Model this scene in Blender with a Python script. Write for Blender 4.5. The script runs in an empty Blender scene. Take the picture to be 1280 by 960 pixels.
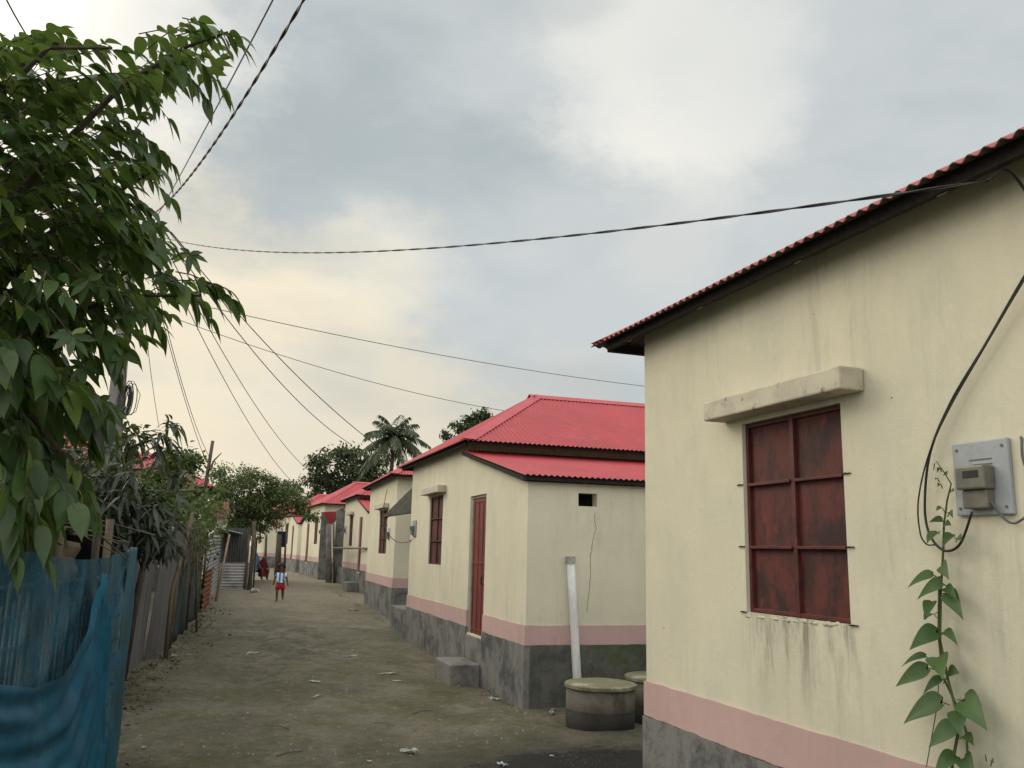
import bpy, math, random
import numpy as np
from mathutils import Vector, Matrix

random.seed(7)
rng = np.random.default_rng(11)
PI = math.pi
S = bpy.context.scene
COL = S.collection

# ------------------------------------------------------------------ camera
YAW, PITCH, ROLL, FPX, CH = 0.338138, 0.190380, 0.023236, 1084.0, 1.8
def _cam():
    cy, sy, cp, sp = math.cos(YAW), math.sin(YAW), math.cos(PITCH), math.sin(PITCH)
    f = np.array([sy * cp, cy * cp, sp]); r = np.array([cy, -sy, 0.0]); u = np.cross(r, f)
    c, s = math.cos(ROLL), math.sin(ROLL)
    return f, c * r + s * u, -s * r + c * u
FW, RT, UP = _cam()
CAM = np.array([0, 0, CH])
cam_data = bpy.data.cameras.new('camera')
cam = bpy.data.objects.new('camera', cam_data)
COL.objects.link(cam)
M = Matrix(((RT[0], UP[0], -FW[0], 0), (RT[1], UP[1], -FW[1], 0), (RT[2], UP[2], -FW[2], CH), (0, 0, 0, 1)))
cam.matrix_world = M
cam_data.sensor_fit = 'HORIZONTAL'; cam_data.sensor_width = 36
cam_data.lens = 36 * FPX / 1280
cam_data.clip_start = 0.05; cam_data.clip_end = 3000
S.camera = cam

# survey helpers: a direction seen from the eye point, met with a real plane of the place
def ray(x, y): return FW + RT * (x - 640) / FPX - UP * (y - 480) / FPX
def onY(x, y, Y): d = ray(x, y); return CAM + d * (Y / d[1])
def onX(x, y, X): d = ray(x, y); return CAM + d * (X / d[0])
def gz(x, y):
    t = min(max((y - 9.0) / 33.0, 0), 1)
    return 0.37 * t * (1.35 - 0.35 * t)
def G(x, y):
    d = ray(x, y); z = 0.0
    for _ in range(12):
        p = CAM + d * ((z - CH) / d[2]); z = gz(p[0], p[1])
    return p

# ------------------------------------------------------------------ mesh helpers
class MB:
    def __init__(s): s.v = []; s.f = []
    def quad(s, a, b, c, d):
        n = len(s.v); s.v += [tuple(a), tuple(b), tuple(c), tuple(d)]; s.f.append((n, n + 1, n + 2, n + 3))
    def poly(s, pts):
        n = len(s.v); s.v += [tuple(p) for p in pts]; s.f.append(tuple(range(n, n + len(pts))))
    def box(s, x0, x1, y0, y1, z0, z1):
        x0, x1 = min(x0, x1), max(x0, x1); y0, y1 = min(y0, y1), max(y0, y1); z0, z1 = min(z0, z1), max(z0, z1)
        n = len(s.v)
        s.v += [(x0, y0, z0), (x1, y0, z0), (x1, y1, z0), (x0, y1, z0), (x0, y0, z1), (x1, y0, z1), (x1, y1, z1), (x0, y1, z1)]
        s.f += [tuple(n + i for i in q) for q in ((0, 3, 2, 1), (4, 5, 6, 7), (0, 1, 5, 4), (1, 2, 6, 5), (2, 3, 7, 6), (3, 0, 4, 7))]
    def obox(s, c, ax, ay, az):
        """box from centre and three half-axis vectors"""
        c, ax, ay, az = (np.array(q, float) for q in (c, ax, ay, az)); n = len(s.v)
        for k in (-1, 1):
            for i, j in ((-1, -1), (1, -1), (1, 1), (-1, 1)):
                s.v.append(tuple(c + i * ax + j * ay + k * az))
        s.f += [tuple(n + i for i in q) for q in ((0, 3, 2, 1), (4, 5, 6, 7), (0, 1, 5, 4), (1, 2, 6, 5), (2, 3, 7, 6), (3, 0, 4, 7))]
    def tube(s, pts, r, n=6, cap=True):
        pts = [np.array(p, float) for p in pts]; m = len(pts)
        rr = r if hasattr(r, '__len__') else [r] * m
        base = len(s.v); prev = None
        for i, p in enumerate(pts):
            d = pts[min(i + 1, m - 1)] - pts[max(i - 1, 0)]; d /= np.linalg.norm(d) + 1e-9
            if prev is None:
                h = np.array([0, 0, 1.0]) if abs(d[2]) < .9 else np.array([1.0, 0, 0])
                a = np.cross(d, h)
            else:
                a = prev - d * (prev @ d)
            a /= np.linalg.norm(a) + 1e-9; prev = a; b = np.cross(d, a)
            for k in range(n):
                t = 2 * PI * k / n
                s.v.append(tuple(p + rr[i] * (math.cos(t) * a + math.sin(t) * b)))
        for i in range(m - 1):
            for k in range(n):
                q = (k + 1) % n
                s.f.append((base + i * n + k, base + i * n + q, base + (i + 1) * n + q, base + (i + 1) * n + k))
        if cap:
            s.f.append(tuple(base + k for k in range(n))[::-1]); s.f.append(tuple(base + (m - 1) * n + k for k in range(n)))
    def lathe(s, c, prof, n=40, jit=0.0):
        base = len(s.v)
        for r, z in prof:
            for k in range(n):
                t = 2 * PI * k / n; q = r * (1 + jit * math.sin(3 * t + z * 9) + jit * .6 * math.sin(7 * t))
                s.v.append((c[0] + q * math.cos(t), c[1] + q * math.sin(t), c[2] + z))
        m = len(prof)
        for i in range(m - 1):
            for k in range(n):
                q = (k + 1) % n
                s.f.append((base + i * n + k, base + i * n + q, base + (i + 1) * n + q, base + (i + 1) * n + k))
        s.f.append(tuple(base + (m - 1) * n + k for k in range(n))); s.f.append(tuple(base + k for k in range(n))[::-1])
    def grid(s, fn, us, vs):
        base = len(s.v); nv = len(vs)
        for u in us:
            for v in vs: s.v.append(tuple(fn(u, v)))
        for i in range(len(us) - 1):
            for j in range(nv - 1):
                s.f.append((base + i * nv + j, base + (i + 1) * nv + j, base + (i + 1) * nv + j + 1, base + i * nv + j + 1))
    def build(s, name, mat, parent=None, smooth=False, bevel=0, solid=0, loc=None, fix=False):
        me = bpy.data.meshes.new(name); me.from_pydata(s.v, [], s.f)
        if fix:
            import bmesh
            bm = bmesh.new(); bm.from_mesh(me); bmesh.ops.remove_doubles(bm, verts=bm.verts, dist=1e-5)
            bmesh.ops.recalc_face_normals(bm, faces=bm.faces); bm.to_mesh(me); bm.free()
        me.materials.append(mat)
        if smooth:
            me.polygons.foreach_set('use_smooth', [True] * len(me.polygons))
        me.update()
        o = bpy.data.objects.new(name, me); COL.objects.link(o)
        if parent: o.parent = parent
        if loc is not None: o.location = loc
        if bevel:
            b = o.modifiers.new('bevel', 'BEVEL'); b.width = bevel; b.segments = 2; b.limit_method = 'ANGLE'
        if solid:
            b = o.modifiers.new('solid', 'SOLIDIFY'); b.thickness = solid; b.offset = 0
        return o

def tag(o, label, cat, group=None):
    o['label'] = label; o['category'] = cat
    if group: o['group'] = group
    return o
def empty(name, loc, label, cat, group=None, rz=0):
    o = bpy.data.objects.new(name, None); COL.objects.link(o)
    o.location = loc; o.rotation_euler = (0, 0, rz); o.empty_display_size = .2
    return tag(o, label, cat, group)

# ------------------------------------------------------------------ materials
class NT:
    def __init__(s, name):
        s.m = bpy.data.materials.new(name); s.m.use_nodes = True
        s.t = s.m.node_tree; s.n = s.t.nodes; s.l = s.t.links
        s.b = s.n['Principled BSDF']; s.out = s.n['Material Output']
        tc = s.n.new('ShaderNodeTexCoord'); s.obj = tc.outputs['Object']
    def node(s, kind, **kw):
        n = s.n.new(kind)
        for k, v in kw.items(): setattr(n, k, v)
        return n
    def setin(s, sock, v):
        if hasattr(v, 'is_output'): s.l.new(v, sock)
        elif isinstance(v, tuple) and len(v) == 3 and sock.type == 'RGBA': sock.default_value = (*v, 1)
        else: sock.default_value = v
    def map(s, scale=(1, 1, 1), loc=(0, 0, 0), rot=(0, 0, 0), src=None):
        n = s.node('ShaderNodeMapping'); s.l.new(src or s.obj, n.inputs[0])
        n.inputs['Scale'].default_value = scale; n.inputs['Location'].default_value = loc; n.inputs['Rotation'].default_value = rot
        return n.outputs[0]
    def noise(s, scale=5, vec=None, detail=5, rough=.6, dist=0):
        n = s.node('ShaderNodeTexNoise'); s.l.new(vec or s.obj, n.inputs['Vector'])
        n.inputs['Scale'].default_value = scale; n.inputs['Detail'].default_value = detail
        n.inputs['Roughness'].default_value = rough; n.inputs['Distortion'].default_value = dist
        return n.outputs['Fac']
    def ramp(s, fac, a, b, lo=0.0, hi=1.0):
        n = s.node('ShaderNodeMapRange'); n.interpolation_type = 'SMOOTHSTEP'
        s.setin(n.inputs[0], fac); n.inputs[1].default_value = a; n.inputs[2].default_value = b
        n.inputs[3].default_value = lo; n.inputs[4].default_value = hi
        return n.outputs[0]
    def mix(s, f, a, b, mode='MIX'):
        n = s.node('ShaderNodeMix', data_type='RGBA', blend_type=mode)
        s.setin(n.inputs[0], f); s.setin(n.inputs[6], a); s.setin(n.inputs[7], b)
        return n.outputs[2]
    def math(s, op, a, b=0.0):
        n = s.node('ShaderNodeMath', operation=op); s.setin(n.inputs[0], a); s.setin(n.inputs[1], b); return n.outputs[0]
    def sep(s, v=None):
        n = s.node('ShaderNodeSeparateXYZ'); s.l.new(v or s.obj, n.inputs[0]); return n.outputs
    def bump(s, h, strength=.3, dist=.01):
        n = s.node('ShaderNodeBump'); s.l.new(h, n.inputs['Height']); n.inputs['Strength'].default_value = strength
        n.inputs['Distance'].default_value = dist; s.l.new(n.outputs[0], s.b.inputs['Normal'])
    def done(s, col, rough=.8, spec=.3, metal=0.0):
        s.setin(s.b.inputs['Base Color'], col); s.setin(s.b.inputs['Roughness'], rough)
        s.b.inputs['Specular IOR Level'].default_value = spec; s.b.inputs['Metallic'].default_value = metal
        return s.m

def mat_plaster(name, base, dirt=(.36, .355, .295), amt=.5, stains=()):
    t = NT(name)
    big = t.ramp(t.noise(.8, detail=4), .32, .7)
    cloud = t.ramp(t.noise(2.6, t.map((1, 1, .6), (2, 5, 1)), detail=8, rough=.68), .40, .72)
    where = t.ramp(t.noise(1.3, t.map((1, 1, .7), (8, 8, 3)), detail=4), .42, .66)
    streak = t.ramp(t.noise(1.0, t.map((9, 9, .9)), detail=9, rough=.75, dist=.25), .46, .74)
    fine = t.noise(170, detail=2); mid = t.noise(28, detail=6, rough=.7)
    c = t.mix(big, tuple(q * .95 for q in base), tuple(min(1, q * 1.06) for q in base))
    c = t.mix(t.math('MULTIPLY', cloud, amt * .8), c, (base[0] * .80, base[1] * .84, base[2] * .86))
    c = t.mix(t.math('MULTIPLY', t.math('MULTIPLY', streak, where), amt), c, dirt)
    blot = t.ramp(t.noise(1.7, t.map((1, 1, 1), (11, 2, 5)), detail=9, rough=.75), .56, .74)
    c = t.mix(t.math('MULTIPLY', blot, amt * .55), c, (base[0] * .60, base[1] * .68, base[2] * .72))
    c = t.mix(t.ramp(mid, .35, .7, 0, .12), c, tuple(q * .7 for q in base))
    for (y0, y1, z0, z1, col, k) in stains:     # grime that has run down from a sill
        x, y, z = t.sep()
        m = t.math('MULTIPLY', t.ramp(y, y0 - .12, y0 + .12), t.ramp(y, y1 + .12, y1 - .12))
        top = t.math('SUBTRACT', z1, z)
        run = t.math('MULTIPLY', t.ramp(top, -.01, .02), t.ramp(top, (z1 - z0), 0.0))
        st = t.ramp(t.noise(1.0, t.map((13, 13, 2.0), (y0, 3, 1)), detail=9, rough=.78, dist=.3), .43, .68)
        c = t.mix(t.math('MULTIPLY', t.math('MULTIPLY', m, run), t.math('MULTIPLY', st, k)), c, col)
    speck = t.ramp(t.noise(21, t.map((1, 1, 1), (4, 1, 9)), detail=2), .735, .765)
    c = t.mix(t.math('MULTIPLY', speck, t.ramp(t.noise(3), .45, .6, .1, .9)), c, (.07, .06, .05))
    t.bump(t.math('ADD', t.math('MULTIPLY', fine, .6), t.math('ADD', mid, t.noise(5, detail=5))), .22, .012)
    return t.done(c, .88, .2)

def mat_cement(name, base=(.165, .16, .15), dark=(.045, .047, .047), pale=(.30, .29, .27), moss=0.0):
    t = NT(name)
    a = t.ramp(t.noise(2.3, detail=10, rough=.76, dist=.3), .43, .62)
    b = t.ramp(t.noise(1.0, t.map((9, 9, 1.0)), detail=6, rough=.7), .52, .75)
    p = t.ramp(t.noise(5, t.map((1, 1, 1), (5, 5, 5)), detail=8, rough=.75), .6, .74)
    c = t.mix(t.math('MULTIPLY', a, .85), base, dark)
    c = t.mix(t.math('MULTIPLY', b, .35), c, dark)
    c = t.mix(t.math('MULTIPLY', p, .75), c, pale)
    if moss:
        g = t.math('MULTIPLY', t.ramp(t.noise(2.2, t.map((1, 1, 1), (2, 8, 1)), detail=8, rough=.72), .36, .58), t.ramp(t.sep()[0], .5, 1.15, .25, 1))
        c = t.mix(t.math('MULTIPLY', g, moss), c, (.050, .075, .014))
    t.bump(t.noise(30, detail=8), .45, .012)
    return t.done(c, .85, .25)

def mat_mottle(name, c1, c2, scale=6, rough=.7, spec=.3, stretch=(1, 1, 1), lo=.4, hi=.65, bump=.2, c3=None, s3=20, metal=0.0):
    t = NT(name)
    c = t.mix(t.ramp(t.noise(scale, t.map(stretch), detail=7, rough=.68), lo, hi), c1, c2)
    if c3: c = t.mix(t.ramp(t.noise(s3, t.map(stretch, (3, 3, 3)), detail=5), .58, .72), c, c3)
    if bump: t.bump(t.noise(scale * 5, t.map(stretch), detail=5), bump, .01)
    return t.done(c, rough, spec, metal)

def mat_leaf(name, a, b, c, trans=.35, rough=.45):
    t = NT(name)
    geo = t.node('ShaderNodeNewGeometry'); r = geo.outputs['Random Per Island']
    col = t.mix(t.ramp(r, .0, .7), a, b); col = t.mix(t.ramp(r, .82, 1.0), col, c)
    col = t.mix(t.ramp(t.noise(30, detail=3), .4, .8, 0, .35), col, tuple(q * .6 for q in a))
    t.done(col, rough, .35)
    tr = t.node('ShaderNodeBsdfTranslucent'); t.l.new(t.mix(.5, col, (.16, .24, .03)), tr.inputs[0])
    ms = t.node('ShaderNodeMixShader'); ms.inputs[0].default_value = trans
    t.l.new(t.b.outputs[0], ms.inputs[1]); t.l.new(tr.outputs[0], ms.inputs[2]); t.l.new(ms.outputs[0], t.out.inputs[0])
    return t.m

def mat_net(name, a, b, alpha):
    t = NT(name)
    c = t.mix(t.ramp(t.noise(4, detail=6), .35, .7), a, b)
    t.done(c, .55, .25)
    wv = t.ramp(t.noise(1.0, t.map((90, 90, 3)), detail=2), .3, .7, alpha - .12, alpha + .08)
    tp = t.node('ShaderNodeBsdfTransparent'); ms = t.node('ShaderNodeMixShader'); t.l.new(wv, ms.inputs[0])
    t.l.new(tp.outputs[0], ms.inputs[1]); t.l.new(t.b.outputs[0], ms.inputs[2]); t.l.new(ms.outputs[0], t.out.inputs[0])
    t.bump(t.noise(1.0, t.map((60, 60, 60)), detail=3), .2, .005)
    return t.m

CREAM = (.61, .57, .44)
M_wall = mat_plaster('cream_plaster', CREAM)
M_wall_near = mat_plaster('cream_plaster_near', CREAM, amt=.68, stains=((4.65, 5.62, .85, 1.5, (.20, .20, .155), .8), (4.85, 5.35, 1.1, 1.5, (.09, .09, .06), .75)))
M_wall_mid = mat_plaster('cream_plaster_mid', CREAM, amt=.6, stains=((4.2, 5.25, 1.0, 1.55, (.24, .22, .15), .6), (6.2, 6.8, 2.0, 3.3, (.3, .28, .2), .3)))
M_pink = mat_plaster('pink_paint', (.49, .335, .315), (.30, .225, .21), .45)
M_plinth = mat_cement('grey_cement', (.185, .18, .17), (.055, .057, .058), (.36, .35, .325))
M_plinth_moss = mat_cement('mossy_cement', moss=.85, base=(.11, .108, .10))
M_step = mat_cement('step_cement', (.2, .19, .175), (.08, .08, .078))
M_concrete = mat_mottle('pale_concrete', (.52, .475, .37), (.42, .39, .31), 5, .9, .2, c3=(.2, .19, .15), s3=14)
def mat_tin():
    t = NT('red_tin')
    c = t.mix(t.ramp(t.noise(1.1, detail=7, rough=.7), .38, .66), (.36, .042, .051), (.29, .039, .046))
    c = t.mix(t.ramp(t.noise(4, detail=8, rough=.7), .52, .72, 0, .6), c, (.39, .08, .084))
    c = t.mix(t.ramp(t.noise(1.0, t.map((5, 5, 1.2), (4, 2, 2)), detail=7, rough=.7), .56, .76, 0, .55), c, (.20, .055, .05))
    c = t.mix(t.ramp(t.noise(9, t.map((1, 1, 1), (6, 2, 2)), detail=5), .66, .74, 0, .7), c, (.13, .06, .045))
    g_ = t.node('ShaderNodeNewGeometry'); nz = t.sep(g_.outputs['True Normal'])[2]
    c = t.mix(t.ramp(nz, .04, .0), c, (.10, .085, .062))      # sheets are painted on their top side only
    return t.done(c, .52, .3)
M_red = mat_tin()
M_redcap = mat_mottle('red_flashing', (.42, .055, .068), (.35, .045, .056), 3, .42, .4, bump=.05)
M_under = mat_mottle('tin_underside', (.20, .17, .12), (.12, .10, .08), 4, .7, .2)
M_timber = mat_mottle('dark_timber', (.018, .015, .014), (.032, .026, .022), 5, .85, .2, (1, 8, 8))
M_door = mat_mottle('red_door_paint', (.165, .034, .026), (.12, .027, .022), 3, .55, .35, (4, 4, .8), c3=(.10, .025, .02), s3=6, bump=.15)
M_shut = mat_mottle('shutter_paint', (.105, .026, .021), (.035, .015, .015), 5.5, .6, .3, (1.2, 1.2, .7), .38, .62, bump=.15, c3=(.15, .03, .025), s3=9)
M_bar = mat_mottle('shutter_bar_paint', (.10, .022, .018), (.05, .014, .013), 7, .5, .35, bump=.1)
M_dark = mat_mottle('dark_void_shade', (.006, .006, .006), (.012, .011, .010), 5, .95, .05)  # near-black, so shade inside the vents and shed is put into the colour
M_jamb = mat_mottle('grey_jamb', (.38, .36, .32), (.26, .25, .22), 6, .85, .2)
M_darkwall = mat_cement('dark_cement', (.165, .17, .15), (.045, .05, .045), (.14, .145, .13))
M_pvc = mat_mottle('white_pvc', (.68, .68, .67), (.52, .52, .50), 4, .45, .4, (1, 1, .5))
M_tank = mat_cement('tank_cement', (.135, .12, .095), (.05, .048, .04), (.2, .185, .15))
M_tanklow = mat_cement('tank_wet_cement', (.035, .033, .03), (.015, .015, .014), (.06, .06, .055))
M_lid = mat_mottle('mossy_lid', (.15, .145, .085), (.34, .33, .28), 3.2, .85, .2, lo=.46, hi=.66, c3=(.09, .10, .03), s3=9)
M_plate = mat_mottle('grey_board', (.33, .35, .37), (.27, .29, .30), 5, .5, .35, bump=.05, c3=(.22, .23, .23), s3=8)
M_meter = mat_mottle('meter_case', (.16, .15, .115), (.11, .105, .085), 9, .4, .45, bump=.05)
M_black = mat_mottle('black_rubber', (.012, .012, .013), (.022, .022, .022), 20, .5, .4, bump=0)
M_greywire = mat_mottle('grey_rubber', (.12, .12, .125), (.08, .08, .08), 20, .5, .4, bump=0)
M_pole = mat_cement('pole_concrete', (.17, .165, .155), (.09, .088, .085), (.25, .245, .23))
M_bamboo = mat_mottle('old_bamboo', (.12, .095, .062), (.055, .045, .034), 4, .8, .2, (1, 1, .3), c3=(.19, .15, .09), s3=6)
M_barkdark = mat_mottle('dark_bark', (.035, .028, .022), (.07, .058, .045), 8, .9, .15, (1, 1, .4), bump=.5)
M_bark = mat_mottle('bark', (.09, .075, .058), (.05, .042, .034), 8, .9, .15, (1, 1, .4), bump=.5)
M_sheet = mat_mottle('weathered_sheet', (.125, .125, .128), (.07, .07, .072), 2, .7, .3, (5, 5, .35), c3=(.05, .05, .05), s3=2.5)
M_galv = mat_mottle('galvanised_tin', (.34, .34, .335), (.21, .21, .205), 3, .5, .45, c3=(.16, .13, .10), s3=4, metal=.25)
M_galvd = mat_mottle('grey_tin', (.10, .105, .105), (.055, .058, .058), 3, .6, .4, (3, 3, .4), c3=(.13, .10, .08), s3=4, metal=.2)
M_rust = mat_mottle('rusty_tin', (.20, .075, .038), (.12, .05, .028), 4, .85, .15, c3=(.28, .13, .07), s3=8)
M_brown = mat_mottle('brown_roof_tin', (.20, .105, .065), (.13, .07, .05), 5, .85, .15)
M_teal = mat_mottle('teal_sheet', (.018, .042, .052), (.009, .018, .022), 2.5, .6, .3, (2, 2, .6), c3=(.03, .065, .08), s3=5)
M_net = mat_net('blue_net', (.007, .10, .155), (.005, .06, .095), .74)
M_net2 = mat_net('blue_net_fold', (.007, .115, .195), (.005, .075, .135), .84)
M_tarp = mat_mottle('blue_tarp', (.010, .085, .125), (.008, .05, .07), 2.2, .6, .3, (1, 1, .8), c3=(.014, .05, .03), s3=4)
M_canopy = mat_mottle('dark_canopy_sheet', (.07, .068, .05), (.04, .04, .03), 3, .85, .15, (8, 1, 1))
M_leafA = mat_leaf('broad_leaf', (.026, .054, .018), (.060, .108, .030), (.15, .21, .04), .40, .38)
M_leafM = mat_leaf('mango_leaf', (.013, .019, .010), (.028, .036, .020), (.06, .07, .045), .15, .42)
M_leafC = mat_leaf('creeper_leaf', (.030, .055, .018), (.065, .10, .03), (.13, .15, .05), .3, .55)
M_leafT = mat_leaf('small_leaf', (.045, .075, .024), (.09, .13, .04), (.15, .185, .065), .3, .6)
M_leafF = mat_leaf('far_leaf', (.022, .036, .018), (.045, .065, .03), (.07, .09, .04), .2, .6)
M_leafP = mat_leaf('palm_leaf', (.025, .038, .02), (.045, .062, .032), (.08, .085, .045), .2, .5)
M_leafV = mat_leaf('vine_leaf', (.040, .088, .026), (.062, .125, .038), (.085, .15, .05), .25, .42)
M_stem = mat_mottle('green_stem', (.07, .10, .03), (.05, .06, .025), 9, .6, .3, bump=0)
M_skin = mat_mottle('brown_skin', (.12, .06, .038), (.10, .05, .03), 9, .6, .3, bump=0)
M_hair = mat_mottle('black_hair', (.012, .009, .008), (.02, .015, .012), 20, .6, .3)
M_shorts = mat_mottle('red_cloth', (.42, .012, .02), (.33, .01, .016), 8, .85, .1)
M_sari = mat_mottle('maroon_cloth', (.16, .022, .03), (.10, .016, .022), 8, .85, .1)
M_bluecloth = mat_mottle('faded_blue_cloth', (.06, .14, .20), (.04, .09, .13), 5, .85, .1)
M_navy = mat_mottle('navy_cloth', (.012, .016, .035), (.02, .025, .05), 5, .9, .1)
M_paper = mat_mottle('dirty_paper', (.38, .37, .33), (.22, .21, .18), 9, .8, .2)
M_bluepaper = mat_mottle('foil_wrapper', (.30, .33, .48), (.5, .5, .5), 30, .4, .4)
M_brownleaf = mat_mottle('dry_leaf', (.11, .085, .055), (.06, .048, .034), 9, .85, .15)

def mat_shirt():
    t = NT('striped_cloth'); x, y, z = t.sep()
    st = t.ramp(t.math('SINE', t.math('MULTIPLY', x, 58.0)), -.15, .15)
    return t.done(t.mix(st, (.07, .20, .42), (.62, .68, .72)), .85, .1)
M_shirt = mat_shirt()

def mat_ground():
    t = NT('bare_earth'); x, y, z = t.sep()
    big = t.ramp(t.noise(.5, detail=6, rough=.65, dist=.6), .38, .62)
    med = t.ramp(t.noise(1.6, t.map((1, .6, 1), (3, 1, 0)), detail=10, rough=.75), .44, .62)
    tex = t.noise(9, detail=12, rough=.8)
    fine = t.noise(42, detail=6, rough=.8)
    c = t.mix(big, (.250, .224, .166), (.180, .163, .114))
    green = t.math('MULTIPLY', t.ramp(t.noise(.8, t.map((1, 1, 1), (9, 4, 0)), detail=8, rough=.7), .44, .64), t.ramp(y, 20, 13))
    c = t.mix(t.math('MULTIPLY', green, .8), c, (.138, .142, .062))
    # dark churned mud where wheels have turned it up
    dx = t.math('MULTIPLY', t.math('SUBTRACT', x, 1.35), .55); dy = t.math('MULTIPLY', t.math('SUBTRACT', y, 17.0), .16)
    rr = t.math('SQRT', t.math('ADD', t.math('MULTIPLY', dx, dx), t.math('MULTIPLY', dy, dy)))
    mud = t.math('MULTIPLY', t.ramp(rr, 1.15, .3), t.ramp(t.noise(2.6, t.map((1, .6, 1)), detail=10, rough=.8), .46, .58))
    c = t.mix(t.math('MULTIPLY', mud, .75), c, (0.074, 0.071, 0.062))
    c = t.mix(t.math('MULTIPLY', med, .5), c, (0.099, 0.088, 0.061))
    c = t.mix(t.math('MULTIPLY', t.ramp(y, 17, 30), .6), c, (0.284, 0.244, 0.180))
    c = t.mix(t.ramp(tex, .54, .68, 0, .7), c, (0.369, 0.334, 0.248))
    c = t.mix(t.ramp(tex, .47, .35, 0, .75), c, (0.071, 0.064, 0.045))
    c = t.mix(t.ramp(fine, .60, .72, 0, .6), c, (0.426, 0.391, 0.305))
    c = t.mix(t.ramp(fine, .40, .30, 0, .6), c, (0.057, 0.051, 0.038))
    # waste water soaking the passage by the tanks
    wx = t.math('MULTIPLY', t.math('SUBTRACT', x, 3.35), .75); wy = t.math('MULTIPLY', t.math('SUBTRACT', y, 7.15), .95)
    wr = t.math('SQRT', t.math('ADD', t.math('MULTIPLY', wx, wx), t.math('MULTIPLY', wy, wy)))
    wr = t.math('ADD', wr, t.math('MULTIPLY', t.math('SUBTRACT', t.noise(3.2, detail=7, rough=.7), .5), 1.3))
    wet = t.ramp(wr, 1.0, .55)
    damp = t.ramp(wr, 2.0, .8)
    c = t.mix(t.math('MULTIPLY', damp, .6), c, (0.064, 0.060, 0.043))
    c = t.mix(wet, c, (0.018, 0.017, 0.015))
    h = t.math('ADD', t.math('MULTIPLY', fine, .6), t.math('MULTIPLY', tex, 1.6))
    t.bump(h, 1.0, .05)
    return t.done(c, t.mix(wet, (1.349, 1.349, 1.349), (0.454, 0.454, 0.454)), .25)

# ------------------------------------------------------------------ ground
def axis(a, b, fine0, fine1, step, grow):
    pts = list(np.arange(fine0, fine1, step)); d = step; p = fine1
    while p < b: pts.append(p); d *= grow; p += d
    pts.append(b); d = step; p = fine0 - d
    while p > a: pts.append(p); d *= grow; p -= d
    pts.append(a); return sorted(pts)
def hump(x, y):
    q = .022 * math.sin(1.9 * x + .6 * math.sin(y * .7)) * math.sin(.8 * y + 1.1) + .012 * math.sin(4.1 * x + 2.3 * y) * math.sin(2.9 * y - 1.7 * x) + .007 * math.sin(9 * x + 3 * math.sin(4 * y)) * math.sin(7.7 * y)
    k = 1.0
    for xr in (.75, 2.15):   # two shallow wheel ruts
        q -= .03 * math.exp(-((x - xr - .04 * (y - 8) - .12 * math.sin(y * .4)) / .2) ** 2)
    return q * (1 if y < 60 else .3)
g = MB()
xs = axis(-1500, 1500, -4, 9, .13, 1.22); ys = axis(-1200, 2000, 3, 36, .13, 1.15)
g.grid(lambda u, v: (u, v, gz(u, v) + hump(u, v)), xs, ys)
ground = g.build('ground', mat_ground(), smooth=True); ground['kind'] = 'structure'

# ------------------------------------------------------------------ houses
def corr_slope(mb, pts_fn, s0, s1, per, amp, nrm, rows=3):
    """corrugated sheet: columns across s, each running from eave point to top point"""
    n = max(8, int((s1 - s0) / per * 6))
    ss = np.linspace(s0, s1, n + 1); base = len(mb.v); nrm = np.array(nrm)
    for s in ss:
        a, b = pts_fn(s); a = np.array(a); b = np.array(b); o = nrm * amp * math.sin(2 * PI * s / per)
        for k in range(rows): mb.v.append(tuple(a + (b - a) * k / (rows - 1) + o))
    for i in range(n):
        for k in range(rows - 1):
            q = base + i * rows + k
            mb.f.append((q, q + rows, q + rows + 1, q + 1))

def strip(mb, a, b, w1, w2, lift):
    """folded flashing along edge a-b; w1, w2 are the two wing vectors"""
    a, b, w1, w2 = (np.array(q, float) for q in (a, b, w1, w2)); up = np.array([0, 0, lift])
    mb.quad(a + up, b + up, b + w1 + up * .6, a + w1 + up * .6)
    mb.quad(a + up, a + w2 + up * .6, b + w2 + up * .6, b + up)

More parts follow.
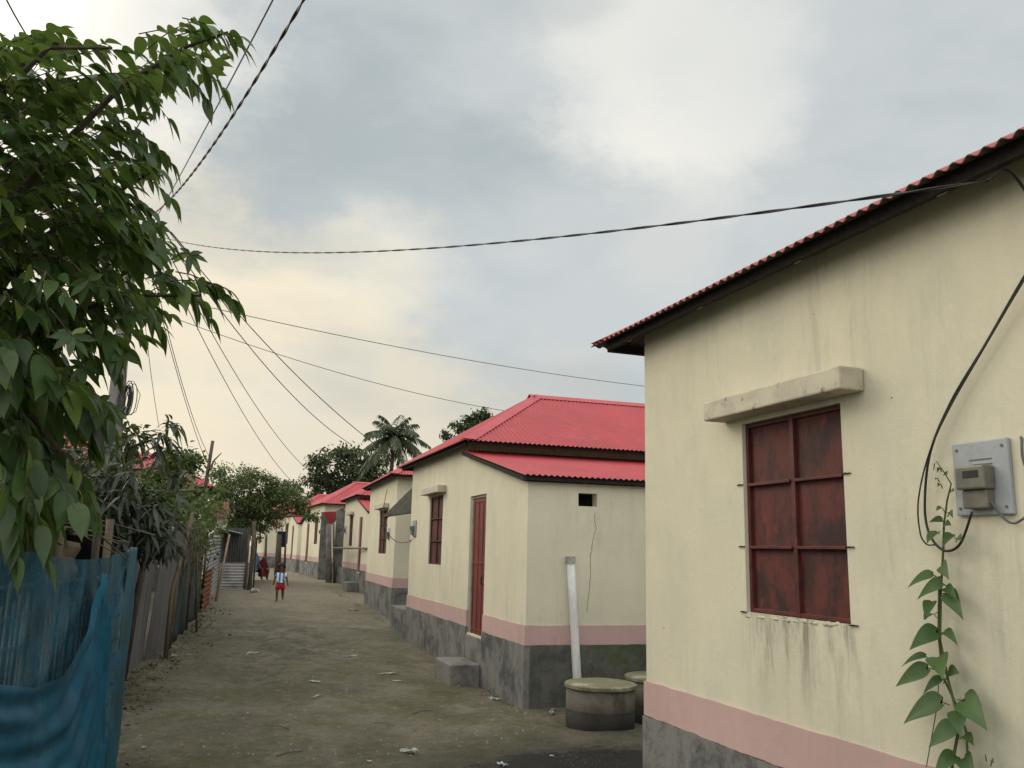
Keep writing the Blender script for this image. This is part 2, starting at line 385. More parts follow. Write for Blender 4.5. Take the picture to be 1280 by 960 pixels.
def house(name, label, P, th, z0, mirror=False, door=(1.74, 2.56, .64, 2.58), win=(4.25, 5.2, 1.55, 2.7), L=6.8, lt=2.8,
          porch=1.5, near=False, detail=True, group='cream houses with red tin roofs along the lane', wallm=None, plinm=None, lean=True, Dp=6.5, step=True,
          shade_ext=.18, sides=True, face=1):
    root = empty(name, (P[0], P[1], z0), label, 'house', group, -th)
    m = (lambda u: L - u) if mirror else (lambda u: u)
    wm = wallm or M_wall; hm, hl, hj = 3.43, 2.63, 3.22
    if not lean: lt = 0.0
    # --- walls
    w = MB()
    def cellwall(us, zs_fn, holes, P3, depth, nz=6):
        """plane wall with holes; P3(u,z,d) maps to space, d = depth inwards"""
        us = sorted(set(us + [h[0] for h in holes] + [h[1] for h in holes]))
        for a, b in zip(us[:-1], us[1:]):
            zc = sorted(set([0.0] + [h[2] for h in holes] + [h[3] for h in holes]))
            za = zc + [zs_fn(a)]; zb = zc + [zs_fn(b)]
            for k in range(len(za) - 1):
                mid = ((a + b) / 2, (za[k] + za[k + 1]) / 2)
                if any(h[0] < mid[0] < h[1] and h[2] < mid[1] < h[3] for h in holes): continue
                w.quad(P3(a, za[k], 0), P3(b, zb[k], 0), P3(b, zb[k + 1], 0), P3(a, za[k + 1], 0))
        for (a, b, c, d) in holes:
            w.quad(P3(a, c, 0), P3(a, d, 0), P3(a, d, depth), P3(a, c, depth)); w.quad(P3(b, c, 0), P3(b, c, depth), P3(b, d, depth), P3(b, d, 0))
            w.quad(P3(a, d, 0), P3(b, d, 0), P3(b, d, depth), P3(a, d, depth)); w.quad(P3(a, c, 0), P3(a, c, depth), P3(b, c, depth), P3(b, c, 0))
    F3 = lambda u, z, d: (d, m(u), z)
    if lean:
        cellwall([0, lt], lambda u: hl + (hj - hl) * u / lt, [door] if door else [], F3, .10)
        cellwall([lt, L], lambda u: hm, [win] if win else [], F3, .075)
        vent = (.655, .905, 2.36, 2.52)
        cellwall([0, Dp], lambda v: hl, [vent], lambda v, z, d: (v, m(d), z), .16)
        w.quad((0, m(lt), 3.0), (Dp, m(lt), 3.0), (Dp, m(lt), hm), (0, m(lt), hm))
        vb = MB(); vb.quad((vent[0], m(.155), vent[2]), (vent[1], m(.155), vent[2]), (vent[1], m(.155), vent[3]), (vent[0], m(.155), vent[3]))
        vb.build('vent_shade_back', M_dark, root)  # dark back panel standing in for the unlit inside
    else:
        cellwall([0, L], lambda u: hm, [q for q in (door, win) if q], F3, .12)
        w.quad((0, m(0), 0), (Dp, m(0), 0), (Dp, m(0), hm), (0, m(0), hm))
    w.quad((0, m(L), 0), (Dp, m(L), 0), (Dp, m(L), hm), (0, m(L), hm))
    w.quad((Dp, m(0), 0), (Dp, m(L), 0), (Dp, m(L), hm), (Dp, m(0), hl if lean else hm))
    w.build('wall', wm, root, fix=True)
    # --- painted band and plinth (door cut out)
    def course(nm, z0_, z1_, p, mat, pm2=None, bev=0):
        """a hand-finished course: bar with slightly wandering edges, cut at the door"""
        def bar(b, P0, D, n_, u0_, u1_):
            k_ = max(2, int(abs(u1_ - u0_) / .09)); st = []
            for q in np.linspace(u0_, u1_, k_ + 1):
                o = P0 + D * q; jt = .0012 * math.sin(q * 5.3 + 2 * z1_) + .0022 * rng.normal(); jb = .003 * math.sin(q * 4.1) + .003 * rng.normal() if z0_ > 0 else 0; jp = .0015 * rng.normal()
                f_ = n_ * (p + jp); k0 = len(b.v)
                b.v += [tuple(o + f_ + Z_ * (z0_ + jb)), tuple(o + f_ + Z_ * (z1_ + jt)), tuple(o - n_ * .05 + Z_ * (z1_ + jt)), tuple(o - n_ * .05 + Z_ * (z0_ + jb))]; st.append(k0)
            for i, j in zip(st[:-1], st[1:]):
                for e in range(4): b.f.append((i + e, j + e, j + (e + 1) % 4, i + (e + 1) % 4))
            b.f.append(tuple(st[0] + e for e in range(4))); b.f.append(tuple(st[-1] + e for e in (3, 2, 1, 0)))
        Z_ = np.array([0, 0, 1.0]); sg_ = -1 if mirror else 1
        b = MB(); segs = [(-p, L + p)]
        if door and door[2] < z1_: segs = [(-p, door[0]), (door[1], L + p)]
        for (a, c) in segs: bar(b, np.array([0, m(0), 0.0]), np.array([0, sg_, 0.0]), np.array([-1.0, 0, 0]), a, c)
        bar(b, np.array([0, m(L), 0.0]), np.array([1.0, 0, 0]), np.array([0, sg_, 0.0]), .0505, Dp)
        s_ = b if pm2 is None else MB()
        bar(s_, np.array([0, m(0), 0.0]), np.array([1.0, 0, 0]), np.array([0, -sg_, 0.0]), .0505, Dp)
        o = b.build(nm, mat, root, fix=True)
        if pm2: s_.build(nm, pm2, root, fix=True)
        if door and door[2] < z1_ and z0_ < .5:
            s = MB(); s.box(-p + .003, .05, m(door[0] + .002), m(door[1] - .002), -.3, door[2] - .02); s.build('door_sill', M_step, root, bevel=.01)
        return o
    course('painted_band', .725, .95, .013, M_pink, bev=.003)
    course('plinth', -.3, .722, .022, M_plinth, plinm, bev=.008)
    if porch:
        b = MB(); b.box(-.03, 2.2, m(L + .025), m(L + porch), -.3, .66); b.build('porch_platform', M_plinth, root, bevel=.012)
    # --- door
    if door:
        a, c, d, e = door; u0, u1 = a, c
        fr = MB(); jw = .045
        fr.box(.03, .10, m(u1 - jw), m(u1), d, e); fr.box(.03, .10, m(u0), m(u0 + .03), d, e); fr.box(.03, .10, m(u0 + .03), m(u1 - jw), e - .035, e)
        fo = fr.build('door_frame', M_jamb, root)
        b = MB(); b.box(.045, .085, m(u0 + .033), m(u1 - jw - .003), d + .005, e - .038)
        for q in (.0, .33, .66, 1.0):
            um = u0 + .06 + q * (u1 - jw - u0 - .12); b.box(.036, .0445, m(um - .015), m(um + .015), d + .03, e - .06)
        for q in (d + .05, (d + e) / 2, e - .1): b.box(.0365, .0443, m(u0 + .0765), m(u1 - jw - .0765), q, q + .035)
        do = b.build('door', M_door, root, bevel=.003)
        if detail:
            h = MB(); zc = d + .75; uu = u0 + .12
            h.tube([(.035, m(uu), zc - .05), (-.01, m(uu), zc - .045), (-.01, m(uu), zc + .045), (.035, m(uu), zc + .05)], .009); h.box(.02, .0355, m(uu - .05), m(uu + .06), zc + .065, zc + .085)
            h.build('handle', M_black, do)
        if step:
            b = MB(); b.box(-.44, -.024, m(u0 - .02), m(u1 + .06), -.25, .30); b.build('doorstep', M_step, root, bevel=.018)
    # --- window: two sheet shutters with a welded grid
    if win:
        a, c, d, e = win
        b = MB(); b.box(.045, .07, m(a + .001), m((a + c) / 2 - .003), d + .001, e - .001); b.box(.045, .07, m((a + c) / 2 + .003), m(c - .001), d + .001, e - .001)
        so = b.build('window_shutter', M_shut, root)
        b = MB(); fw = .026; uc = (a + c) / 2
        x0, x1 = .022, .0445
        b.box(x0, x1, m(a + .004), m(a + fw), d + .004, e - .004); b.box(x0, x1, m(c - fw), m(c - .004), d + .004, e - .004)
        b.box(x0, x1, m(uc - .017), m(uc + .017), d + .004, e - .004)
        for z in (d + .004, e - fw): b.box(x0 + .003, x1, m(a + fw), m(uc - .017), z, z + fw - .006); b.box(x0 + .003, x1, m(uc + .017), m(c - fw), z, z + fw - .006)
        for q in (.34, .67):
            z = d + (e - d) * q; b.box(x0 - .012, x1, m(a + fw), m(uc - .017), z - .012, z + .004); b.box(x0 - .012, x1, m(uc + .017), m(c - fw), z - .012, z + .004)
        b.build('window_frame', M_bar, root, bevel=.002)
        b = MB(); b.box(-.15, -.002, m(a - shade_ext), m(c + shade_ext), e + .03, e + .145); b.build('window_sunshade', M_concrete, root, bevel=.01)
        if near:
            b = MB(); n_ = 40
            pts_ = [(.006 + .002 * rng.normal(), m(a - .01 + (c - a + .03) * i / n_), d - .010 + .003 * rng.normal() - .012 * i / n_) for i in range(n_ + 1)]
            b.tube(pts_, [.006 + .010 * rng.random() ** 2 for _ in pts_], 6); b.build('broken_plaster_sill', M_concrete, root, smooth=True)
            for q in (.0, .34, .67):
                z = d + (e - d) * q
                for uu in (a - .025, c + .025): b = MB(); b.tube([(.01, m(uu), z), (-.018, m(uu), z)], .004, 5); b.tube([(-.006, m(uu - .03), z), (-.006, m(uu + .03), z - .002)], .0035, 5); b.build('hinge_pin', M_black, root)
    # --- hip roof
    ez, rise = 3.37, (1.0 if near else 1.2); ve, vb_ = -.24, Dp + .3; ua, ub = lt - (.62 if lean else .4), L + .42
    um_ = (ua + ub) / 2; v0 = ve + 1.97; v1 = vb_ - 1.97
    per = .076 if detail else .15; amp = .0095
    if face == 0: per = .15
    rf = MB()
    hip = lambda s, a, b: min((s - a) / (um_ - a), (b - s) / (b - um_))
    n1 = np.array([-rise, 0, 1.97]); n1 /= np.linalg.norm(n1)
    hw = (ub - ua) / 2; n2 = np.array([0, -rise if not mirror else rise, hw]); n2 /= np.linalg.norm(n2)
    def front(s): t = max(0, hip(s, ua, ub)); return (ve, m(s), ez), (ve + t * (v0 - ve), m(s), ez + t * rise)
    def back(s): t = max(0, hip(s, ua, ub)); return (vb_, m(s), ez), (vb_ - t * (vb_ - v1), m(s), ez + t * rise)
    ht = lambda v: max(0, min(1, (v - ve) / (v0 - ve), (vb_ - v) / (vb_ - v1)))
    def south(v): t = ht(v); return (v, m(ua), ez), (v, m(ua + t * hw), ez + t * rise)
    def north(v): t = ht(v); return (v, m(ub), ez), (v, m(ub - t * hw), ez + t * rise)
    corr_slope(rf, front, ua, ub, per, amp, n1); corr_slope(rf, back, ua, ub, .15, amp, n1 * np.array([-1, 1, 1]))
    corr_slope(rf, south, ve, vb_, per, amp, n2); corr_slope(rf, north, ve, vb_, per if detail else .15, amp, n2 * np.array([1, -1, 1]))
    ro = rf.build('roof', M_red, root, solid=.004)
    # flashings over hips and ridge
    cap = MB(); R0 = np.array([v0, m(um_), ez + rise]); R1 = np.array([v1, m(um_), ez + rise]); sg = -1 if mirror else 1
    wS = np.array([0, -.17 * sg, -.17 * rise / hw]); wF = np.array([-.15, 0, -.15 * rise / 1.97])
    for (c0, r, wa, wb) in (((ve, m(ua), ez), R0, (0, .19 * sg, -.0), (.19, 0, -.0)), ((ve, m(ub), ez), R0, (0, -.19 * sg, 0), (.19, 0, 0)),
                            ((vb_, m(ua), ez), R1, (0, .19 * sg, 0), (-.19, 0, 0)), ((vb_, m(ub), ez), R1, (0, -.19 * sg, 0), (-.19, 0, 0))):
        cap = MB(); cap.quad(np.array(c0) + (0, 0, .024), r + (0, 0, .024), r + np.array(wa) + (0, 0, .016), np.array(c0) + np.array(wa) + (0, 0, .016))
        cap.quad(np.array(c0) + (0, 0, .024), np.array(c0) + np.array(wb) + (0, 0, .016), r + np.array(wb) + (0, 0, .016), r + (0, 0, .024))
        cap.build('hip_cap', M_redcap, ro, solid=.003)
    cap = MB(); strip(cap, R0 + (-.1, 0, 0), R1 + (.1, 0, 0), wS, -wS * np.array([1, 1, -1]), .03); cap.build('ridge_cap', M_redcap, ro, solid=.003)
    # timber under the eaves
    b = MB()
    b.box(ve + .07, ve + .105, m(ua + .14), m(ub - .14), ez - .05, ez + .018)
    b.box(.107 + ve, vb_ - .1, m(ua + .07), m(ua + .11), ez - .05, ez + .012); b.box(.107 + ve, vb_ - .1, m(ub - .11), m(ub - .07), ez - .05, ez + .012)
    b.build('eave_beam', M_timber, root)
    if detail:
        for q in np.arange(ua + .75, ub - .3, .95):
            t = max(0, hip(q, ua, ub)); k = min(t * 1.97, .6) - .08
            r_ = MB(); sl = rise / 1.97
            r_.obox(np.array([ve + .08 + k / 2, m(q), ez - .07 + sl * (k / 2 + .08)]), np.array([k / 2, 0, sl * k / 2]), (0, .028, 0), (0, 0, .032)); r_.build('rafter', M_bamboo, root)
    # --- lean-to roof
    if lean:
        lr = MB(); q0, q1 = lt - .0, -.14; z_hi, z_lo = 3.29, 2.70
        nn = np.array([0, -sg * (z_hi - z_lo), (q0 - q1)]); nn /= np.linalg.norm(nn)
        corr_slope(lr, lambda v: ((v, m(q1), z_lo), (v, m(q0 - .003), z_hi)), -.12, Dp + .2, per, amp, nn)
        lr.build('lean_to_roof', M_red, root, solid=.004)
        b = MB(); sl = (z_hi - z_lo) / (q0 - q1)
        for v in (-.08, Dp + .12):
            b.obox((v, m((q0 + q1) / 2), (z_hi + z_lo) / 2 - .05), (.02, 0, 0), (0, sg * (q0 - q1) / 2 - sg * .02, (z_hi - z_lo) / 2), (0, 0, .028))
        b.box(-.058, Dp + .098, m(q1 + .04), m(q1 + .09), z_lo - .06, z_lo + .002)
        b.build('lean_to_beam', M_timber, root)
    return root

G_H = 'cream houses with red tin roofs along the lane'
house('village_house', 'nearest cream house, its big shuttered window beside a climbing vine', (2.98, -1.25), 0.0, 0.0, win=(4.75, 5.6, 1.49, 2.57), near=True, porch=0, wallm=M_wall_near)
house('village_house', 'cream house with red door and concrete step beside the round tanks', (3.69, 9.82), .022, 0.0, wallm=M_wall_mid, plinm=M_plinth_moss)
house('village_house', 'cream house past the dark canopy, one shuttered window and no lane door', (4.41, 20.7), .055, .16, lean=False, door=None, win=(1.35, 2.75, 1.50, 2.62), L=5.0, porch=0, Dp=6)
house('village_house', 'cream house behind the horizontal bamboo rail with grey doorstep', (5.38, 29.3), .03, .30, porch=2.2, detail=False)
house('village_house', 'cream house beyond the hanging red sheet, mirrored with its window nearer', (5.33, 40.6), -.03, .37, mirror=True, porch=0, detail=False, step=False)
house('village_house', 'far cream house half hidden behind the leaning lane tree', (5.15, 49.6), -.03, .37, mirror=False, porch=0, detail=False, step=False)
house('village_house', 'farthest cream house closing the end of the lane', (4.1, 60.5), -.06, .37, mirror=True, porch=0, detail=False, step=False)
LG = 'houses behind the left fence'
house('village_house', 'house behind the mango tree on the left, strip of red roof showing', (-1.3, 30.2), PI + .03, .2, porch=0, step=False, group=LG, detail=False)
house('village_house', 'house behind the far bamboo pole on the left, red roof corner showing', (.1, 37.7), PI, .3, porch=0, step=False, group=LG, detail=False)

house('village_house', 'nearest house behind the left fence, bits of red roof among big leaves', (-2.5, 19.2), PI + .06, .1, porch=0, step=False, group=LG, detail=False)

# ------------------------------------------------------------------ leaves
def unit(a): return a / (np.linalg.norm(a, axis=-1, keepdims=True) + 1e-9)
PROF = {'ovate': (np.array([0, .06, .15, .27, .40, .54, .68, .80, .9, 1.0]), np.array([.06, .42, .74, .95, 1.0, .93, .72, .44, .17, .0])),
        'lance': (np.array([0, .15, .4, .7, 1.0]), np.array([.08, .7, 1.0, .8, .02])),
        'small': (np.array([0, .4, 1.0]), np.array([.25, 1.0, .1])),
        'heart': (np.array([-.06, 0, .07, .16, .28, .42, .57, .72, .87, 1.0]), np.array([.34, .60, .84, .98, 1.0, .90, .72, .48, .22, .0]))}
def leaves(name, mat, parent, b, d, n, L, W, kind='ovate', droop=.25, fold=.14):
    b = np.asarray(b, float); d = unit(np.asarray(d, float)); n = np.asarray(n, float)
    N = len(b); L = np.broadcast_to(np.asarray(L, float), (N,)); W = np.broadcast_to(np.asarray(W, float), (N,)); dr = np.broadcast_to(np.asarray(droop, float), (N,))
    s = unit(np.cross(d, n)); n = np.cross(s, d)
    t, p = PROF[kind]; R = len(t)
    V = np.zeros((N, R, 3, 3))
    for j in range(R):
        c = b + (L * t[j])[:, None] * d; c[:, 2] -= dr * L * t[j] * abs(t[j])
        hw = (W * .5 * p[j])[:, None]
        ph = n * hw * fold * 2
        V[:, j, 1] = c; V[:, j, 0] = c - s * hw + ph; V[:, j, 2] = c + s * hw + ph
        if kind == 'heart' and j == 0: V[:, j, 1] = b + (L * .06)[:, None] * d
    V = V.reshape(-1, 3)
    q = []
    for j in range(R - 1):
        for k in range(2): q.append((j * 3 + k, j * 3 + k + 1, (j + 1) * 3 + k + 1, (j + 1) * 3 + k))
    q = np.array(q); Fc = (q[None] + (np.arange(N) * R * 3)[:, None, None]).reshape(-1, 4)
    me = bpy.data.meshes.new(name); me.vertices.add(len(V)); me.vertices.foreach_set('co', V.ravel())
    me.loops.add(Fc.size); me.loops.foreach_set('vertex_index', Fc.ravel().astype(np.int32))
    me.polygons.add(len(Fc)); me.polygons.foreach_set('loop_start', np.arange(0, Fc.size, 4, dtype=np.int32))
    me.polygons.foreach_set('use_smooth', np.ones(len(Fc), bool))
    me.update(calc_edges=True); me.validate(); me.materials.append(mat)
    o = bpy.data.objects.new(name, me); COL.objects.link(o)
    if parent:
        o.parent = parent; o.matrix_parent_inverse = Matrix.Translation(parent.location).inverted()
    return o
def wchild(o, parent):
    """mesh built in world coordinates, parented to an unrotated empty"""
    o.parent = parent; o.matrix_parent_inverse = Matrix.Translation(parent.location).inverted(); return o
def in_poly(x, y, poly):
    c = False; j = len(poly) - 1
    for i in range(len(poly)):
        (xi, yi), (xj, yj) = poly[i], poly[j]
        if (yi > y) != (yj > y) and x < (xj - xi) * (y - yi) / (yj - yi) + xi: c = not c
        j = i
    return c
class LeafBag:
    def __init__(s): s.b = []; s.d = []; s.n = []; s.L = []; s.W = []; s.dr = []
    def add(s, b, d, n, L, W, dr=.25): s.b.append(b); s.d.append(d); s.n.append(n); s.L.append(L); s.W.append(W); s.dr.append(dr)
    def build(s, name, mat, parent, kind, fold=.14): return leaves(name, mat, parent, s.b, s.d, s.n, s.L, s.W, kind, np.array(s.dr), fold)
Z = np.array([0, 0, 1.0])
def rv(k=1.0): return rng.normal(size=3) * k
def sprig(bag, stems, tip, d, length, nl, L, W, spread=.9, droop=.45, r=.004):
    """a twig with two rows of leaves"""
    d = unit(np.array(d)); pts = []
    for k in range(5):
        t = k / 4; p = tip - d * length * (1 - t); p = p + Z * (.10 * length * 4 * t * (1 - t)); pts.append(p)
    stems.tube(pts, [r, r * .9, r * .8, r * .6, r * .4], 4)
    side = unit(np.cross(d, Z) + rv(.05))
    for k in range(nl):
        t = (k + .6) / nl; i = min(3, int(t * 4)); p = pts[i] + (pts[i + 1] - pts[i]) * (t * 4 - i)
        sg = 1 if k % 2 else -1; sz = (.75 + .35 * math.sin(PI * min(1, t * 1.1))) * (1 + .2 * rng.normal())
        ld = d * (.55 + .3 * t) + side * sg * spread * (1.1 - .7 * t) - Z * (.25 + .35 * rng.random()) + rv(.12)
        nn = Z + rv(.3) - side * sg * .3
        bag.add(p, ld, nn, L * sz, W * sz, droop)
    bag.add(pts[-1], d - Z * .45 + rv(.1), Z + rv(.2), L * .95, W * .9, droop)

# ------------------------------------------------------------------ big broad-leaved tree, front left
T0 = (-2.3, 5.4, 0)
ft = empty('broadleaf_tree', T0, 'large leafy tree arching in from the left over the blue net', 'tree')
tr = MB(); tr.tube([(-2.3, 5.4, -.2), (-2.25, 5.38, .9), (-2.1, 5.35, 1.8), (-1.9, 5.3, 2.8), (-1.75, 5.3, 3.8)], [.11, .095, .085, .07, .05], 8)
wchild(tr.build('trunk', M_barkdark, smooth=True), ft)
CROWN = [(-60, 30), (0, 42), (60, 38), (110, 34), (150, 48), (178, 66), (190, 80), (215, 60), (240, 40), (270, 30), (298, 52), (262, 92), (232, 112), (200, 128), (176, 150), (160, 170), (198, 205), (205, 225),
         (165, 232), (200, 270), (215, 300), (230, 330), (245, 350), (280, 365), (255, 385), (215, 395), (185, 425), (150, 440), (125, 480), (135, 520), (120, 590), (105, 640), (70, 670), (40, 690), (0, 675), (-60, 660)]
bag = LeafBag(); big = LeafBag(); stems = MB()
def limb(px_pts, Ys, r0, r1):
    P_ = [np.array([-1.76, 5.3, 3.72 if px_pts[0][1] < 450 else 2.9])] + [onY(x, y, Y) for (x, y), Y in zip(px_pts, Ys)]
    stems.tube(P_, list(np.linspace(r0, r1, len(P_))), 5)
limb([(-60, 330), (0, 120), (60, 60), (140, 60)], [5.3, 5.2, 5.0, 4.9], .035, .008)
limb([(-60, 330), (60, 200), (150, 110), (230, 60), (285, 40)], [5.3, 5.3, 5.2, 5.0, 4.9], .035, .006)
limb([(-60, 420), (50, 300), (130, 250), (190, 215)], [5.3, 5.5, 5.6, 5.6], .035, .006)
limb([(-60, 480), (60, 400), (160, 370), (250, 370)], [5.3, 5.3, 5.4, 5.2], .03, .006)
limb([(-60, 560), (40, 520), (90, 580), (110, 620)], [5.3, 5.1, 5.0, 5.0], .03, .006)
n_s = 0
while n_s < 430:
    x, y = rng.uniform(-60, 300), rng.uniform(25, 690)
    if not in_poly(x, y, CROWN): continue
    Y = rng.uniform(4.6, 6.8)
    tip = onY(x, y, Y)
    c = onY(-40 + rng.normal() * 30, 330 + (y - 330) * .55, 5.3)
    d = tip - c; d[1] *= .5; d = unit(d) + rv(.22); d[2] -= .12
    low = y > 470
    Lf = .105 + .05 * rng.random() + (.02 if low else 0); n_l = int(rng.integers(6, 10))
    sprig(bag if not low else big, stems, tip, d, rng.uniform(.28, .45), n_l if not low else 5, Lf, Lf * (.56 if not low else .68))
    n_s += 1
# sprays that stick out beyond the mass
for (x, y, dx, dy, Y) in ((303, 60, 1, .5, 4.9), (280, 112, .9, .75, 4.9), (255, 122, .8, .8, 4.95), (298, 45, 1, .0, 5.0), (248, 26, .9, -.5, 5), (210, 148, .8, .7, 5.0), (215, 205, .9, .7, 5.5), (178, 192, .7, .7, 5.4),
                          (205, 215, .8, .6, 5.3), (292, 376, 1, .5, 5.2), (262, 398, .8, .8, 5.2), (285, 362, 1, .1, 5.2), (200, 412, .6, .9, 5.3), (150, 470, .4, 1, 5.2), (150, 560, .5, 1, 5), (120, 640, .5, .9, 5), (215, 250, .9, .6, 5.6), (60, 700, .3, 1, 4.6), (20, 695, .2, 1, 4.6)):
    tip = onY(x, y, Y); q = onY(x - 30 * dx, y - 30 * dy, Y); d = tip - q
    sprig(bag, stems, tip, d, .36, 9, .125, .066, .85, .5)
# big palmate leaves
lob = LeafBag()
for (x, y, Y, k) in ((193, 282, 5.6, 1.0), (180, 300, 5.7, .9), (237, 318, 5.4, 1.0), (205, 315, 5.6, .8), (152, 445, 5.2, 1.15), (162, 335, 5.5, .8), (130, 400, 5.3, .9), (205, 345, 5.4, .9), (105, 460, 5.2, 1.1), (150, 200, 5.3, .8), (120, 505, 5.1, 1.1), (140, 515, 5.2, .9), (110, 350, 4.8, .9), (90, 420, 4.7, 1), (165, 390, 5.1, .9), (140, 310, 5, .8)):
    c = onY(x, y, Y); nrm = unit(np.array([.2, -1.0, .35]) + rv(.25)); ax = unit(np.cross(nrm, [0, 0, 1.0])); dn = unit(np.cross(nrm, ax)); dn = dn if dn[2] < 0 else -dn
    for a in np.linspace(-2.3, 2.3, 7):
        lob.add(c, dn * math.cos(a) + ax * math.sin(a) + rv(.12), nrm + rv(.25), .125 * k * (1 - .10 * abs(a)) * rng.uniform(.85, 1.1), .042 * k, .12 + .2 * rng.random())
    stems.tube([c, c + Z * .14 * k + np.array([-.12, .04, 0])], .004, 4)
bag.build('foliage', M_leafA, ft, 'ovate'); big.build('foliage', M_leafA, ft, 'ovate', .1); lob.build('palmate_foliage', M_leafA, ft, 'lance', .1)
wchild(stems.build('branches', M_barkdark), ft)

# ------------------------------------------------------------------ mango tree behind the net
mt = empty('mango_tree', (-.95, 11.6, 0), 'dusty dark mango tree with long drooping leaves by the grey sheet fence', 'tree')
mb_ = LeafBag(); ms_ = MB()
base = np.array([-.95, 11.6, -.1])
k1 = onY(185, 660, 11.4); k2 = onY(150, 600, 11.6); k3 = onY(205, 545, 11.5)
ms_.tube([base, base + (.02, 0, 1.0), k1, k2, onY(160, 560, 11.6), k3], [.05, .045, .04, .032, .024, .012], 7)
ms_.tube([k1, onY(200, 640, 11.3), onY(225, 650, 11.2)], [.03, .02, .01], 6); ms_.tube([k2, onY(120, 580, 11.8), onY(95, 640, 11.6)], [.03, .02, .01], 6)
wchild(ms_.build('trunk', M_barkdark, smooth=True), mt)
def whorl(c, axis_, n, L, W, bag_, up=.2):
    axis_ = unit(np.array(axis_, float)); a = unit(np.cross(axis_, [.3, .5, .8])); b_ = np.cross(axis_, a)
    for k in range(n):
        t = 2.4 * k; q = rng.uniform(.5, 1.1)
        dd = axis_ * rng.uniform(-.1, .7) + (a * math.cos(t) + b_ * math.sin(t)) * q - Z * .35
        bag_.add(np.array(c) - axis_ * .02 * k * .5, dd, Z + rv(.35), L * rng.uniform(.75, 1.15), W, .45)
for (x, y) in ((215, 525), (225, 530), (205, 540), (190, 545), (175, 540), (160, 552), (205, 560), (215, 548), (200, 575), (148, 560), (222, 562)):
    whorl(onY(x, y, 11.5 + .25 * rng.normal()), (.5, -.1, .5), 9, .26, .048, mb_)
for _ in range(105):
    x, y = rng.normal(172, 36), rng.normal(640, 26)
    if x > 230 or y > 688 or y < 590: continue
    whorl(onY(x, y, 11.2 + .45 * rng.normal()), (.3 * rng.normal() + .2, -.3, .4), 8, .24, .05, mb_)
for _ in range(70):
    x, y = rng.uniform(20, 165), rng.uniform(560, 668)
    whorl(onY(x, y, 11.4 + .6 * rng.normal()), (.3 * rng.normal(), -.3, .4), 8, .26, .055, mb_)
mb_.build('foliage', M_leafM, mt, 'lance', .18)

# ------------------------------------------------------------------ left side: net fence
A = np.array([-.47, 8.05, 0.0]); B = np.array([-1.02, 3.6, 0.0])
nf = empty('net_fence', tuple(A), 'blue net fence slung on bamboo posts beneath the big leafy tree', 'fence')
nrmf = unit(np.array([B[1] - A[1], -(B[0] - A[0]), 0])); nrmf = nrmf if nrmf[0] > 0 else -nrmf
H_N = 1.72
def topz(t): return H_N - .05 * math.sin(PI * min(1, max(0, t - .12) / .5)) + .03 * t
def netpt(t, v):
    z = .02 + v * (topz(t) - .02)
    w = .035 * math.sin(11 * t + 2.2 * v) * (1 - v) + .02 * math.sin(34 * t + 5 * v + 2 * math.sin(9 * v)) + .012 * math.sin(70 * t - 9 * v)
    return A + (B - A) * t + nrmf * w + Z * z
m_ = MB(); m_.grid(netpt, np.linspace(.085, 1, 150), np.linspace(0, 1, 40)); wchild(m_.build('net', M_net, smooth=True), nf)
m_ = MB(); m_.grid(lambda t, v: A + (B - A) * t + nrmf * (.007 * math.sin(60 * t + 3 * v) + .006 * math.sin(11 * v + 30 * t)) + Z * (.015 + v * (topz(t) + .025)), np.linspace(0, .088, 14), np.linspace(0, 1, 40)); wchild(m_.build('tarp_end', M_tarp, smooth=True, solid=.004), nf)
# slung-up fold of doubled net: tied near the corner, its rim sweeping down towards the eye
def onfence(x, y, off=.05):
    d = ray(x, y); q = A + nrmf * off - CAM; return CAM + d * ((q @ nrmf) / (d @ nrmf))
rim = [onfence(*q) for q in ((124, 716), (116, 745), (104, 785), (88, 822), (66, 848), (36, 860), (0, 856), (-60, 846), (-140, 838))]
hem = [onfence(*q) for q in ((137, 770), (134, 860), (130, 950), (122, 1010), (108, 1050), (80, 1080), (40, 1100), (-50, 1120), (-140, 1130))]
def poly_at(P_, t):
    f = t * (len(P_) - 1); i = min(int(f), len(P_) - 2); return P_[i] + (P_[i + 1] - P_[i]) * (f - i)
def foldpt(t, v):
    p = poly_at(rim, t) * (1 - v) + poly_at(hem, t) * v; p[2] = max(p[2], .03)
    return p + nrmf * (.028 * math.exp(-((v - .04) / .06) ** 2) + .016 * math.sin(22 * v + 5 * t) * (1 - .5 * v) + .01 * math.sin(47 * v - 8 * t) + .008 * math.sin(30 * t))
m_ = MB(); m_.grid(foldpt, np.linspace(0, 1, 90), np.linspace(0, 1, 60)); wchild(m_.build('slung_net', M_net2, smooth=True), nf)
for t in (0.0, .28, .55, .85):
    p = A + (B - A) * t - nrmf * .05; m_ = MB(); m_.tube([p + Z * -.2, p + (.01, 0, .9), p + (.0, .02, H_N + (.22 if t == .28 else .02))], .026, 7); wchild(m_.build('post', M_bamboo, smooth=True), nf)
m_ = MB()
for q in np.linspace(.1, .98, 44):
    p = A + (B - A) * (q + .004 * rng.normal()) - nrmf * .06; h_ = .74 + .03 * rng.normal(); m_.obox(p + Z * h_, (B - A) * .0035 * rng.uniform(.6, 1.2) + Z * .01 * rng.normal(), nrmf * .005, Z * h_ + (B - A) * .004 * rng.normal())
for z in np.linspace(.2, 1.55, 9): m_.obox((A + B) / 2 - nrmf * .072 + Z * (z + .02 * rng.normal()), (B - A) * .48 + Z * .02 * rng.normal(), nrmf * .005, Z * .010)
wchild(m_.build('bamboo_lattice', mat_mottle('split_bamboo', (.30, .27, .20), (.15, .13, .10), 6, .8, .2)), nf)

